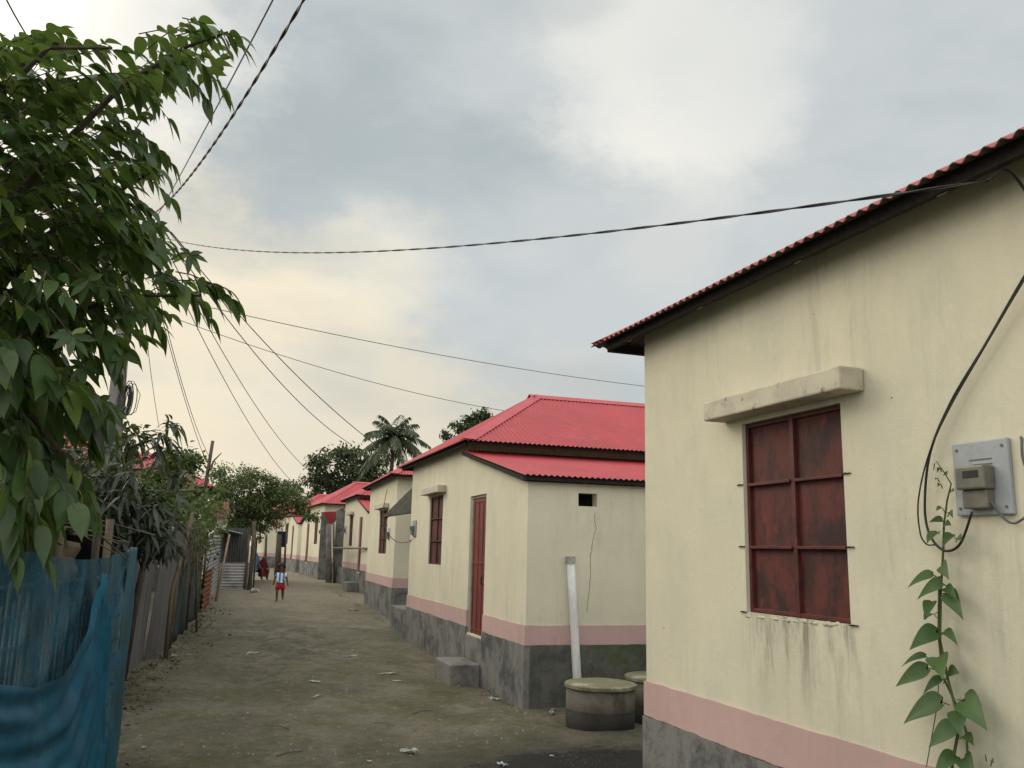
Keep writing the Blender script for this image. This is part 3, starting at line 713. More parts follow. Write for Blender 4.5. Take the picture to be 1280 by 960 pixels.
# dark thatched lean-to behind the net
sh = empty('lean_to_shed', (-1.7, 8.3, 0), 'dark open shed with low stick roof behind the blue net', 'shed')
m_ = MB()
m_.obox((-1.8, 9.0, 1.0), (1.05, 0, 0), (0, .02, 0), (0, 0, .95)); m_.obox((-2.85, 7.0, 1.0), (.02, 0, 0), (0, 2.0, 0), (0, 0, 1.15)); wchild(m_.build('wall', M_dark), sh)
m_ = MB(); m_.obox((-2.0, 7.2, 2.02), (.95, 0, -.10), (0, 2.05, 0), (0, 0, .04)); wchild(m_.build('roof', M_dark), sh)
for (x, y) in ((-.78, 8.7), (-.95, 7.0), (-1.1, 5.5)):
    m_ = MB(); m_.tube([(x, y, -.1), (x + .02, y, 2.0)], .035, 7); wchild(m_.build('post', M_bamboo, smooth=True), sh)
m_ = MB()
for k in range(44):
    y = rng.uniform(5.5, 9.2); x = -1.25 + .25 * rng.normal(); m_.tube([(x, y, 1.93 + .06 * rng.normal()), (x + rng.uniform(.15, .5), y + .4 * rng.normal(), 1.87 + .09 * rng.normal())], rng.uniform(.004, .010), 4)
wchild(m_.build('roof_sticks', M_bamboo), sh)
m_ = MB(); m_.grid(lambda u, v: (-1.25 + .3 * u + .02 * math.sin(9 * v), 8.2 + .05 * math.sin(7 * u), 1.5 + .36 * v - .08 * u * v), np.linspace(0, 1, 8), np.linspace(0, 1, 8))
tag(m_.build('feed_sack', mat_mottle('sackcloth', (.20, .15, .10), (.12, .095, .065), 6, .9, .1), solid=.02), 'brown sack hanging in the dark shed behind the blue net', 'sack')

# ------------------------------------------------------------------ left side: sheet fences
def fence_line(y):   # lane edge on the left
    return np.interp(y, [9, 13, 16.3, 19, 24, 29, 33], [-1.05, -.80, -.30, -.10, .20, .52, .80])
fs = empty('sheet_fence', (fence_line(12), 12, 0), 'fence of grey weathered flat sheets between blue net and teal sheeting', 'fence')
yy = [10.2, 12.2, 14.3, 16.2]
for a, b in zip(yy[:-1], yy[1:]):
    m_ = MB(); pa = np.array([fence_line(a), a, 0]); pb = np.array([fence_line(b), b, 0]); h = 1.98 + .08 * rng.random(); ln = .05 * rng.normal()
    m_.grid(lambda u, v: pa + (pb - pa) * u + Z * (gz(0, a) - .04 + v * h) + np.array([.03 * math.sin(5 * u + 2 * v) + .06 * v + ln * v * .4, 0, 0]), np.linspace(.004, .996, 14), np.linspace(0, 1, 12))
    wchild(m_.build('sheet', M_sheet, solid=.012), fs)
m_ = MB(); p0 = np.array([fence_line(16.1) + .03, 16.1, .0]); m_.tube([p0, p0 + (.02, 0, 1.0), p0 + (.0, .1, 2.1)], .035, 7); wchild(m_.build('post', M_bamboo, smooth=True), fs)
def leaning(name, label, a, b, r, mat, group=None, mids=()):
    m_ = MB(); P_ = [a, *mids, b]; n = len(P_); c = np.array(a)
    m_.tube([np.array(p) - c for p in P_], list(np.linspace(r, r * .75, n)), 8)
    return tag(m_.build(name, mat, smooth=True, loc=tuple(c)), label, 'pole', group)
pa = G(152, 852); leaning('leaning_pole', 'dark pole leaning on the grey sheets just past the blue net', pa - Z * .1, onY(190, 655, pa[1] + .3), .05, M_barkdark, mids=[onY(170, 752, pa[1] + .12)])
pa = G(207, 822); leaning('leaning_pole', 'crooked branch leaning where grey sheets meet the teal sheeting', pa - Z * .1, onY(241, 640, pa[1] + .4), .035, M_bamboo, mids=[onY(214, 750, pa[1] + .1), onY(216, 735, pa[1] + .15), onY(232, 680, pa[1] + .3)])
pa = G(246, 790); leaning('fence_stake', 'thin green stake standing against the dark teal sheeting', pa - Z * .1, onY(247, 660, pa[1]), .022, M_stem)

ftl = empty('tarp_fence', (fence_line(19), 19, 0), 'dark teal sheeting fence under the creeper', 'fence')
yy = [16.4, 18.6, 21.0, 23.2]
for a, b in zip(yy[:-1], yy[1:]):
    m_ = MB(); qa = np.array([fence_line(a), a, 0]); qb = np.array([fence_line(b), b, 0]); s_ = rng.random() * 6
    m_.grid(lambda u, v: qa + (qb - qa) * u + Z * (gz(0, a) - .03 + v * 1.95) + np.array([.035 * math.sin(14 * u + s_) + .02 * math.sin(6 * v + 9 * u), 0, 0]), np.linspace(.003, .997, 22), np.linspace(0, 1, 14))
    wchild(m_.build('sheet', M_teal, smooth=True, solid=.006), ftl)
    m_ = MB(); m_.tube([qb + (.06, 0, -.1), qb + (.06, 0, 2.1)], .03, 7); wchild(m_.build('post', M_bamboo, smooth=True), ftl)

def corr_panel(mb, p, du, dv, per, amp, nrm, along='v'):
    """rectangular corrugated sheet; ribs run along du ('v' = wave across dv)"""
    p, du, dv, nrm = (np.array(q, float) for q in (p, du, dv, nrm)); Lw = np.linalg.norm(dv if along == 'v' else du)
    n = max(6, int(Lw / per * 6))
    us = np.linspace(0, 1, 4 if along == 'v' else n + 1); vs = np.linspace(0, 1, n + 1 if along == 'v' else 4)
    mb.grid(lambda u, v: p + du * u + dv * v + nrm * amp * math.sin(2 * PI * (v if along == 'v' else u) * Lw / per), us, vs)
fc = empty('tin_fence', (fence_line(26), 26, gz(0, 26)), 'fence of silvery corrugated sheets past the teal sheeting', 'fence')
for a, b in ((23.4, 26.2), (26.25, 29.2), (29.25, 32.3)):
    m_ = MB(); qa = np.array([fence_line(a), a, gz(0, a) - .02]); qb = np.array([fence_line(b), b, gz(0, b) - .02])
    corr_panel(m_, qa, qb - qa, (.03, 0, 1.75 + .15 * rng.random()), .11, .02, (1, -.1, 0)); wchild(m_.build('corrugated_sheet', M_galv, solid=.004), fc)
m_ = MB(); qa = np.array([fence_line(23.1) + .07, 22.6, gz(0, 23) - .02]); corr_panel(m_, qa, (.22, 3.0, 0), (.02, 0, 1.0), .12, .022, (1, -.1, 0))
tag(m_.build('rusty_sheet', M_rust, solid=.004), 'rust red corrugated sheet propped against the silvery fence', 'tin sheet')
pa = G(269, 752); leaning('bamboo_pole', 'pale bamboo pole leaning beside the silvery corrugated fence', pa - Z * .1, onY(287, 668, pa[1] + .5), .035, mat_mottle('pale_bamboo', (.26, .19, .10), (.17, .125, .07), 5, .7, .3))

# corrugated gate across the side passage
gy = 32.4; zg = gz(0, gy)
gt = empty('tin_gate', (.9, gy, zg), 'low gate of horizontal grey corrugated tin beneath upright sheets', 'gate')
pL, pR = onY(272, 740, gy), onY(309, 740, gy)
m_ = MB(); corr_panel(m_, (pL[0], gy, zg - .02), (pR[0] - pL[0], .15, 0), (0, 0, .92), .10, .018, (0, -1, 0)); wchild(m_.build('lower_sheet', M_galv, solid=.004), gt)
m_ = MB(); corr_panel(m_, (pL[0] + .02, gy + .45, zg), (pR[0] - pL[0] - .04, .05, 0), (0, 0, 2.1), .09, .018, (0, -1, 0), 'u'); wchild(m_.build('upper_sheet', M_galvd, solid=.004), gt)
for x, h, r in ((pR[0] + .06, 2.35, .07), (pR[0] - .1, 1.9, .04)):
    m_ = MB(); m_.tube([(x, gy + .05, zg - .1), (x + .02, gy + .05, zg + 1.2), (x, gy + .08, zg + h)], r, 7); wchild(m_.build('post', M_bamboo, smooth=True), gt)
m_ = MB(); x0 = onY(272, 668, gy)[0]; m_.obox((x0 + .38, gy, zg + 1.98), (.42, 0, -.09), (0, .8, 0), (0, 0, .015)); wchild(m_.build('small_roof', M_galv), gt)
f2 = empty('tin_fence', (1.95, 34, gz(0, 34)), 'narrow upright tin strip fence just beyond the gate post', 'fence')
m_ = MB(); q1 = np.array([pR[0] + .25, 33.2, gz(0, 33)]); corr_panel(m_, q1, (.35, 6.5, 0), (0, 0, 1.8), .1, .018, (1, 0, 0), 'u'); wchild(m_.build('corrugated_sheet', M_galvd, solid=.004), f2)
hs = empty('lane_shed', (.3, 33.5, gz(0, 33)), 'narrow pale shed with a brown tin roof behind the silvery fence', 'shed')
w0, w1 = onY(268, 660, 33.2), onY(283, 660, 33.2)
m_ = MB(); m_.box(w0[0] - .0, w1[0], 33.2, 34.2, 0, 2.75); wchild(m_.build('wall', M_concrete), hs)
m_ = MB(); corr_panel(m_, (w0[0] - .1, 33.0, 2.75), (w1[0] - w0[0] + .15, 0, 0), (0, 1.3, .6), .12, .02, (0, -.4, 1), 'u'); wchild(m_.build('roof', M_brown, solid=.02), hs)

# ------------------------------------------------------------------ creeper on the fence
cr = empty('creeper', (fence_line(19) - .1, 19, 1.5), 'tangled green creeper spilling over the teal sheeting fence', 'creeper')
cb = LeafBag(); cs = MB()
for k in range(1500):
    y = rng.uniform(15.8, 24.5); top = 2.25 + .5 * math.sin(y * 1.3) ** 2
    z = gz(0, y) + top - abs(rng.normal()) * .42 + .1 * rng.normal()
    x = fence_line(y) - .25 + .3 * rng.normal() + .12
    cb.add(np.array([x, y, z]), rv(1) + np.array([.4, -.2, -.5]), Z + rv(.5), rng.uniform(.07, .14), rng.uniform(.05, .09), .2)
for k in range(40):
    y = rng.uniform(16, 22); p = np.array([fence_line(y) + .1, y, 2.2]); q = p + (.05 * rng.normal(), .5 * rng.normal(), -rng.uniform(.5, 1.5)); cs.tube([p, (p + q) / 2 + rv(.08), q], .008, 4)
cb.build('foliage', M_leafC, cr, 'ovate'); wchild(cs.build('stems', M_bamboo), cr)
leaning('bamboo_beam', 'horizontal bamboo beam resting on top of the creeper', onY(180, 615, 17.0) , onY(244, 613, 17.6), .04, M_bamboo)

def blob_tree(name, label, base, trunk_pts, clumps, mat, n, L, group=None, kind='small', limb_r=.1, aspect=.5, cat='tree', flat=.7):
    root = empty(name, tuple(base), label, cat, group); t_ = MB(); b_ = LeafBag()
    t_.tube(trunk_pts, list(np.linspace(limb_r, limb_r * .45, len(trunk_pts))), 7)
    top = np.array(trunk_pts[-1])
    tot = sum(c[1] ** 2 for c in clumps)
    for (c, r) in clumps:
        c = np.array(c); st = np.array(trunk_pts[max(1, len(trunk_pts) - 2)])
        t_.tube([st, (st + c) / 2 + Z * .15 * r, c], [limb_r * .45, limb_r * .28, limb_r * .12], 5)
        m = int(n * r * r / tot); subs = [c + unit(rv()) * r * rng.uniform(.3, 1.0) * np.array([1, 1, flat]) for _ in range(max(6, int(9)))]
        for s in subs: t_.tube([c, s], [limb_r * .12, limb_r * .05], 4)
        for k in range(m):
            s = subs[k % len(subs)]; p = s + rv(.24 * r) * np.array([1, 1, flat])
            b_.add(p, rv() + Z * -.1 + unit(p - c) * .6, Z + rv(.6), L * rng.uniform(.6, 1.3), L * aspect * rng.uniform(.7, 1.2), .2)
    wchild(t_.build('trunk', M_bark, smooth=True), root); b_.build('crown', mat, root, kind)
    return root
# feathery lane tree
def cl(px, py, Y, r): return (onY(px, py, Y), r)
c_ = [cl(*q) for q in ((255, 610, 36, .7), (275, 600, 37, .8), (300, 612, 37, .95), (330, 615, 37, .95), (355, 625, 37, .8), (378, 632, 36.5, .55), (320, 640, 37, .9), (290, 636, 37, .9), (345, 648, 37, .55), (265, 635, 36, .7), (240, 605, 35, .6), (310, 598, 37.5, .7), (335, 600, 37, .45), (390, 645, 36, .35), (325, 662, 37, .5), (300, 655, 37, .6))]
tb = np.array([1.55, 36.5, gz(0, 36)])
blob_tree('lane_tree', 'feathery green tree leaning out over the far lane from the left', tb, [tb - Z * .2, tb + (.1, 0, 1.5), onY(318, 650, 37), onY(318, 625, 37)], c_, M_leafT, 15000, .125, limb_r=.12)
# hedge / small trees behind the left fence
for lab, q, n in (('bushy green tree between the mango tree and the far bamboo pole', ((205, 590, 20, .5), (225, 585, 21, .55), (200, 615, 20, .5), (225, 615, 20, .5), (215, 640, 20, .4)), 4200),
                  ('dark shrub mass behind the grey sheet fence under the mango leaves', ((60, 620, 15, .7), (100, 600, 15, .7), (130, 560, 16, .6), (110, 650, 14, .6), (150, 640, 14, .5), (175, 620, 15, .5), (30, 560, 15, .8)), 5200)):
    cs_ = [cl(*k) for k in q]; c0 = np.mean([k[0] for k in cs_], axis=0); b0 = np.array([c0[0], c0[1], gz(0, c0[1])])
    blob_tree('garden_tree', lab, b0, [b0 - Z * .1, b0 + Z * (c0[2] - .3 - b0[2]) * .6, c0], cs_, M_leafC if n == 4200 else M_leafF, n, .11 if n == 4200 else .12, 'trees in the yards behind the left fence', 'ovate', .06, .55)
# big dark tree and palm behind the houses
c_ = [cl(*q) for q in ((405, 580, 70, 1.5), (420, 568, 70, 1.2), (440, 575, 70, 1.6), (425, 600, 70, 1.9), (455, 590, 70, 1.7), (398, 600, 70, 1.2), (410, 612, 70, 1.5), (445, 610, 70, 1.7), (468, 575, 70, 1.3), (470, 600, 70, 1.2), (395, 575, 70, .8))]
b0 = onY(430, 640, 70); b0[2] = .3
blob_tree('spreading_tree', 'big dark spreading tree rising behind the far red roofs', b0, [b0, b0 + Z * 4, onY(432, 610, 70)], c_, M_leafF, 5200, .36, limb_r=.3)
c_ = [cl(*q) for q in ((590, 524, 45, .55), (603, 519, 45, .5), (575, 535, 45, .5), (560, 545, 45, .4), (612, 525, 45, .4), (595, 540, 45, .7))]
b0 = onY(592, 600, 45); b0[2] = .3
blob_tree('backyard_tree', 'small treetop showing just over the middle red hip roof', b0, [b0, b0 + Z * 3, onY(592, 540, 45)], c_, M_leafF, 1700, .22, limb_r=.15)
c_ = [cl(*q) for q in ((390, 625, 85, 1.2), (365, 610, 85, 1.2), (345, 640, 85, 1.6), (320, 640, 85, 1.8), (300, 640, 85, 1.8), (275, 640, 85, 1.6))]
b0 = onY(335, 660, 85); b0[2] = .3
blob_tree('distant_tree', 'distant grove tree at the end of the lane behind the feathery tree', b0, [b0, onY(335, 640, 85)], c_, M_leafF, 3500, .45, limb_r=.3)

c_ = [cl(*q) for q in ((150, 640, 60, 1.6), (180, 645, 60, 1.5), (210, 640, 60, 1.6), (240, 645, 60, 1.5), (262, 650, 60, 1.3), (280, 660, 60, 1.2), (300, 668, 60, 1.1), (120, 630, 60, 1.8), (90, 620, 60, 2.0), (60, 620, 60, 2), (20, 610, 60, 2.2), (275, 678, 60, .9), (190, 670, 60, 1.2), (240, 675, 60, 1.1))]
b0 = onY(200, 690, 60); b0[2] = .3
blob_tree('distant_tree', 'low distant grove tree far behind the left fence', b0, [b0, onY(200, 655, 60)], c_, M_leafF, 5000, .36, limb_r=.2)
pc = onY(493, 547, 62); pm = empty('coconut_palm', (pc[0] - .3, 62, .3), 'coconut palm with feathered crown above the second red roof', 'tree')
m_ = MB(); m_.tube([(pc[0] - .5, 62, 0), (pc[0] - .25, 62, 4), tuple(pc)], [.2, .17, .13], 8); wchild(m_.build('trunk', M_bark, smooth=True), pm)
pb = LeafBag(); rb = MB()
for k in range(26):
    a = 2.399 * k; el = 1.4 - 2.0 * (k / 26); ln = rng.uniform(2.5, 3.2)
    hd = np.array([math.cos(a), math.sin(a), 0]); pts = []
    for q in range(12):
        t = q / 11; pts.append(pc + hd * ln * t * math.cos(el * (1 - .2 * t)) + Z * (ln * t * math.sin(el) - t * t * ln * (.30 + .34 * math.cos(el))))
    rb.tube(pts, list(np.linspace(.035, .01, 12)), 4)
    sd = np.cross(hd, Z)
    for q in range(1, 12):
        for sub in (0, .5):
            for sg in (-1, 1):
                i = min(10, q - 1); p = pts[i] + (pts[i + 1] - pts[i]) * sub; tdir = unit(pts[i + 1] - pts[i]); lf = .62 * math.sin(PI * (.15 + .8 * q / 12)) + .12
                pb.add(p, sd * sg * .75 + tdir * .75 - Z * (.35 + .3 * rng.random()) + rv(.07), Z + rv(.2), lf, .13, .35)
wchild(rb.build('frond_ribs', M_stem), pm); pb.build('fronds', M_leafP, pm, 'lance')

# ------------------------------------------------------------------ utility pole, wires
PY = 15.5
ptop = onY(168, 262, PY); pbot_x = onY(143, 545, PY)
pz = np.array([pbot_x[0] - (ptop[0] - pbot_x[0]) * .45, PY, gz(0, PY)])
up_ = empty('utility_pole', tuple(pz), 'leaning concrete utility pole rising out of the leafy tree', 'utility pole')
m_ = MB(); d_ = ptop - pz
m_.tube([pz - Z * .2, pz + d_ * .5, ptop], [.17, .135, .10], 4); wchild(m_.build('shaft', M_pole, bevel=.015), up_)
m_ = MB(); cpt = onY(158, 500, PY - .2)
for k in range(16):
    cc = cpt + rv(.03); rr = rng.uniform(.10, .2)
    m_.tube([cc + np.array([.35 * rr * math.cos(t), rr * .4 * math.sin(t * 1.0), 1.5 * rr * math.sin(t)]) for t in np.linspace(0, 2 * PI, 15)], .007, 4)
m_.tube([cpt + (.0, 0, .3), cpt + (.08, 0, .32), cpt + (.2, 0, .1), cpt + (.16, 0, -.18), cpt + (.05, 0, -.25)], .005, 4)
tag(m_.build('cable_coil', M_black), 'tangled coil of black cable tied to the utility pole', 'cable')
m_ = MB(); q_ = pz + d_ * .955; m_.obox(q_ + (0, -.11, 0), (.5, 0, .02), (0, .025, 0), (0, 0, .035)); wchild(m_.build('crossarm', M_galvd), up_)

WG = 'overhead wires from the utility pole'
def wire(label, a, b, sag, r=.006, twist=False, n=40, mat=None, group=WG, name='overhead_wire', mids=None):
    a = np.array(a, float); b = np.array(b, float)
    ts = np.linspace(0, 1, n if not twist else int(np.linalg.norm(b - a) * 16))
    P_ = [a + (b - a) * t - Z * sag * 4 * t * (1 - t) for t in ts]
    if not twist:
        m_ = MB(); m_.tube(P_, r, 5); return tag(m_.build(name, mat or M_black, smooth=True), label, 'wire', group)
    root = empty(name, tuple(a), label, 'wire', group)
    L_ = np.linalg.norm(b - a); dd = (b - a) / L_; s = unit(np.cross(dd, Z)); uu = np.cross(s, dd)
    for ph in (0, PI):
        m_ = MB(); m_.tube([p + r * .95 * (s * math.cos(t * L_ / .30 * PI + ph) + uu * math.sin(t * L_ / .30 * PI + ph)) for p, t in zip(P_, ts)], r, 5); wchild(m_.build('strand', mat or M_black, smooth=True), root)
    return root
pt = pz + d_ * .97
def arm(k, dz=0): return pt + np.array([k, -.1, .03 + dz])
e1 = onX(1235, 226, 2.80)
wire('thick twisted cable sagging across the sky to the nearest house', arm(.35, -.25), e1, .31, .0043, True)
wire('twisted cable climbing out of the top edge, kinked beside the straight one', arm(.15), onY(420, -70, 4.6), .35, .007, True)
wire('straight thin wire climbing steeply out of the top edge', arm(.3, -.1), onY(372, -60, 4.6), .05, .006)
wire('uppermost thin wire crossing to the sky behind the nearest house', arm(.05, -1.25), onY(900, 492, 21), .25, .007)
wire('lower thin wire crossing to the middle red hip roof', arm(.05, -1.45), onY(640, 515, 18.5), .22, .006)
wire('thick wire dropping to the canopy roof, nearer of the close pair', arm(.45), onY(486, 568, 20.5), .30, .009)
wire('thick wire dropping to the palm side, farther of the close pair', arm(.4, -.02), onY(440, 556, 27), .45, .010)
wire('thin wire dropping towards the spreading tree, right of two', arm(.3), onY(388, 590, 34), .5, .009)
wire('thin wire dropping into the feathery lane tree, left of two', arm(.2), onY(368, 605, 36), .5, .009)
wire('wire falling from the pole to the far bamboo pole, left of the double line', arm(.1, -.1), onY(258, 578, 29), .25, .008)
wire('wire falling from the pole to the far bamboo pole, right of the double line', arm(.15, -.05), onY(262, 572, 29), .40, .008)
wire('short wire falling near the upright mango spray', arm(.05, -.1), onY(199, 535, 22), .2, .006)
wire('short wire crossing the top left corner above the big tree', onY(-20, -60, 5.5), onY(32, 42, 6.5), .02, .006, n=8)
fp = G(262, 742); fy = 30.5
leaning('far_pole', 'slender bamboo pole with a forked branch above the far red roof corner', onY(252, 640, fy), onY(266, 551, fy), .07, M_bark, mids=[onY(258, 600, fy)])
b_ = MB(); b_.tube([onY(259, 592, fy - .1), onY(268, 575, fy - .1), onY(277, 566, fy - .1)], [.04, .03, .015], 6); tag(b_.build('forked_branch', M_bark, smooth=True), 'bare forked branch tied to the far bamboo pole', 'branch')

# ------------------------------------------------------------------ electric meters
MG = 'electric meters on house walls'
def meter(label, loc, rz, k=1.0, board=True):
    r = empty('electric_meter', loc, label, 'meter', MG, rz)
    if board:
        b = MB(); b.box(-.022, -.001, -.135 * k, .135 * k, -.15 * k, .15 * k); b.build('board', M_plate, r, bevel=.006)
        b = MB()
        for y in (-.11, .11):
            for z in (-.12, .12): b.tube([(-.021, y * k, z * k), (-.027, y * k, z * k)], .006, 6)
        for q in range(2): b.box(-.0235, -.0215, -.06, .05 - .02 * q, .07 - q * .02, .076 - q * .02)
        b.build('screws', M_greywire, r)
    b = MB(); b.box(-.085, -.023, -.07, .07, -.05, .045); o = b.build('meter_box', M_meter, r, bevel=.008)
    b = MB(); b.box(-.0865, -.0852, -.045, .03, -.005, .025); b.build('display', M_black, o)
    b = MB(); b.box(-.065, -.023, -.06, .06, -.125, -.0505); b.build('terminal_cover', M_meter, r, bevel=.006)
    return r
meter('grey boarded electric meter on the nearest house beside the vine', (2.98, 2.675, 2.135), 0)
meter('small electric meter on the house with the red door', (3.825, 16.2, 2.18), -.022)
meter('electric meter beside the window past the dark canopy', (4.47, 21.6, 2.15), -.055)
meter('electric meter by the window above the bamboo rail', (5.565, 35.6, 2.5), -.03)
meter('electric meter on the house beyond the hanging red sheet', (5.31, 41.3, 2.5), .03)

# cables on the nearest wall
def cable(name, label, pts, r, mat=M_black, sub=8, group='cables on the nearest wall'):
    P_ = [np.array(p, float) for p in pts]; out = []
    for i in range(len(P_) - 1):
        p0, p1, p2, p3 = P_[max(i - 1, 0)], P_[i], P_[i + 1], P_[min(i + 2, len(P_) - 1)]
        for k in range(sub):
            t = k / sub; out.append(.5 * ((2 * p1) + (-p0 + p2) * t + (2 * p0 - 5 * p1 + 4 * p2 - p3) * t * t + (-p0 + 3 * p1 - 3 * p2 + p3) * t ** 3))
    out.append(P_[-1]); m_ = MB(); m_.tube(out, r, 6)
    return tag(m_.build(name, mat, smooth=True), label, 'cable', group)
XW = 2.98
cable('service_cable', 'thick black service cable looping down the wall to the boarded meter', [onX(1300, 318, XW - .04), onX(1279, 348, XW - .04), onX(1232, 430, XW - .03), onX(1190, 500, XW - .03), onX(1163, 565, XW - .03), onX(1156, 630, XW - .03), onX(1162, 668, XW - .03), onX(1180, 688, XW - .04), onX(1200, 680, XW - .05), onX(1215, 640, XW - .06)], .0055)
cable('service_cable', 'thinner black cable hanging outside the thick one below the meter', [onX(1300, 322, XW - .052), onX(1279, 352, XW - .052), onX(1230, 435, XW - .045), onX(1187, 510, XW - .042), onX(1161, 568, XW - .045), onX(1148, 625, XW - .045), onX(1150, 665, XW - .045), onX(1158, 680, XW - .045), onX(1168, 681, XW - .05)], .0035)
cable('service_cable', 'grey cable leaving the meter board towards the wall hole', [onX(1240, 628, XW - .05), onX(1252, 645, XW - .04), onX(1268, 654, XW - .03), onX(1290, 640, XW - .02)], .005, M_greywire)
cable('service_cable', 'grey lead hanging from the small hole in the wall', [onX(1276, 545, XW + .01), onX(1277, 552, XW - .015), onX(1279, 575, XW - .012), onX(1290, 600, XW - .01)], .005, M_greywire)
cable('service_cable', 'black cable curving from the eave beam down the nearest wall', [e1, onX(1255, 213, 2.84), onX(1272, 225, 2.92), onX(1290, 255, XW - .03), onX(1303, 290, XW - .03), onX(1300, 319, XW - .04)], .006)
cable('service_cable', 'slack cable looping from the dark canopy to the red door house meter', [onY(484, 612, 17.6), onY(479, 640, 17.4), onY(482, 662, 17.2), onY(494, 676, 17.0), onY(508, 678, 16.7), onY(518, 672, 16.3)], .007, group='cables between the houses')

# ------------------------------------------------------------------ vine on the nearest wall
vn = empty('climbing_vine', tuple(onX(1192, 960, XW - .06) * np.array([1, 1, 0])), 'green vine with heart shaped leaves climbing the nearest wall', 'vine')
vs = MB(); vl = LeafBag()
v0 = onX(1190, 955, XW - .06)
vs.tube([(v0[0], v0[1] + .02, -.05), (v0[0] - .01, v0[1], .5), v0, onX(1200, 905, XW - .07), onX(1185, 850, XW - .05), onX(1175, 800, XW - .04), onX(1176, 740, XW - .04), onX(1179, 690, XW - .04), onX(1180, 655, XW - .04), onX(1184, 625, XW - .035), onX(1189, 605, XW - .035), onX(1180, 590, XW - .035), onX(1170, 576, XW - .035)], [.008, .008, .007, .006, .006, .0055, .005, .005, .0045, .004, .003, .0025, .002], 6)
vs.tube([(v0[0], v0[1] - .05, -.05), onX(1210, 955, XW - .05), onX(1208, 915, XW - .06), onX(1195, 880, XW - .05), onX(1178, 845, XW - .05), onX(1173, 790, XW - .045), onX(1174, 720, XW - .05)], .0045, 6)
vs.tube([onX(1158, 958, XW - .02), onX(1172, 880, XW - .03), onX(1174, 840, XW - .04)], .002, 5)
VL = [(1178, 707, 12, 8, 24, 1), (1166, 718, -25, 3, 28, .6), (1177, 728, -22, 3, 24, .7), (1182, 735, 27, 2, 28, .6), (1184, 742, 30, 22, 36, .8), (1165, 752, -10, 14, 20, 1), (1168, 768, -12, 2, 22, .8), (1172, 790, -24, 6, 30, 1), (1180, 790, 26, -1, 26, .6), (1172, 822, 5, 10, 30, 1.1), (1157, 820, -22, -1, 22, .5),
      (1185, 845, 24, -18, 30, .9), (1160, 835, -34, 12, 36, .7), (1176, 848, -20, 8, 22, .6), (1178, 878, -36, 8, 40, .9), (1205, 875, 36, 22, 44, 1), (1198, 890, 2, 18, 26, 1), (1195, 908, -26, 14, 34, 1), (1205, 920, 22, 4, 24, .8), (1195, 945, -18, 6, 26, .9), (1205, 948, 14, 12, 28, 1), (1190, 668, -14, 6, 18, .7), (1197, 672, 8, -3, 16, .7), (1178, 650, -16, -3, 18, .6), (1182, 655, 14, -3, 16, .6), (1172, 665, -12, 10, 20, .9), (1187, 640, 10, -4, 12, .6), (1178, 635, -12, -2, 14, .6),
      (1190, 612, 8, 6, 8, .6), (1175, 585, -8, 2, 7, .5), (1168, 580, 3, -7, 6, .5), (1182, 590, 9, 3, 7, .5), (1172, 598, -9, 1, 7, .5), (1176, 605, -8, -2, 8, .6), (1240, 950, 6, -10, 10, .5), (1232, 945, -4, -6, 8, .5)]
for (x, y, dx, dy, ln, wd) in VL:
    p = onX(x, y, XW - .06); q = onX(x + dx, y + dy, XW - .11 - .03 * rng.random()); L = ln * .0037 * rng.uniform(.85, 1.15)
    d = unit(q - p); nn = np.array([-1.0, -.55, .75]) + rv(.25)
    st = onX(x - dx * .25, y - dy * .25 + 5, XW - .045); vs.tube([st, p], .0022, 4)
    vl.add(p, d, nn, L * 1.05, L * .66 * wd + .008, rng.uniform(.1, .6))
wchild(vs.build('stem', M_stem, smooth=True), vn); vl.build('foliage', M_leafV, vn, 'heart', .2)

# ------------------------------------------------------------------ septic tanks, drain pipe
TG = 'round cement tanks in the passage'
def tank(label, c, r, h):
    root = empty('septic_tank', (c[0], c[1], 0), label, 'tank', TG)
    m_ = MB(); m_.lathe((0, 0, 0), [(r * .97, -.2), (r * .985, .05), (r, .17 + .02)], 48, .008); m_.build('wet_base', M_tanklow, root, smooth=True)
    m_ = MB(); m_.lathe((0, 0, 0), [(r * .985, .18), (r * 1.0, .2), (r * .995, h - .044)], 48, .004); m_.build('body', M_tank, root, smooth=True)
    m_ = MB(); m_.lathe((0, 0, 0), [(r * 1.03, h - .042), (r * 1.05, h - .036), (r * 1.05, h - .008), (r * 1.035, h), (r * .6, h + .003), (.05, h + .005)], 48, .006); m_.build('lid', M_lid, root)
tank('round cement tank with pale mossy lid below the white pipe', (4.15, 8.75), .365, .45)
tank('round cement tank mostly hidden behind the nearest house corner', (4.98, 9.0), .36, .47)
m_ = MB(); p0 = np.array([4.33, 9.76, .3]); p1 = np.array([4.235, 9.775, 1.70])
m_.tube([p0 - Z * .35, p0, p0 + (p1 - p0) * .5, p1], .052, 14)
root = empty('drain_pipe', tuple(p0), 'white plastic pipe leaning on the side wall above the tank', 'pipe')
wchild(m_.build('tube', M_pvc, smooth=True), root)
m_ = MB(); m_.tube([p1 - Z * .03, p1 + Z * .055], .059, 14); wchild(m_.build('end_collar', M_jamb, smooth=False), root)

# crack in the side wall
def crack(label, pts):
    m_ = MB(); P_ = [onY(x, y, 9.82 - .022 * (onY(x, y, 9.8)[0] - 3.69) - .002) for x, y in pts]
    for a, b in zip(P_[:-1], P_[1:]):
        n = 6; q = [a + (b - a) * t + np.array([.006 * rng.normal(), 0, .003 * rng.normal()]) * (0 < t < 1) for t in np.linspace(0, 1, n)]
        m_.tube(q, [.0008 + .0026 * rng.random() for _ in range(n)], 4)
    return m_
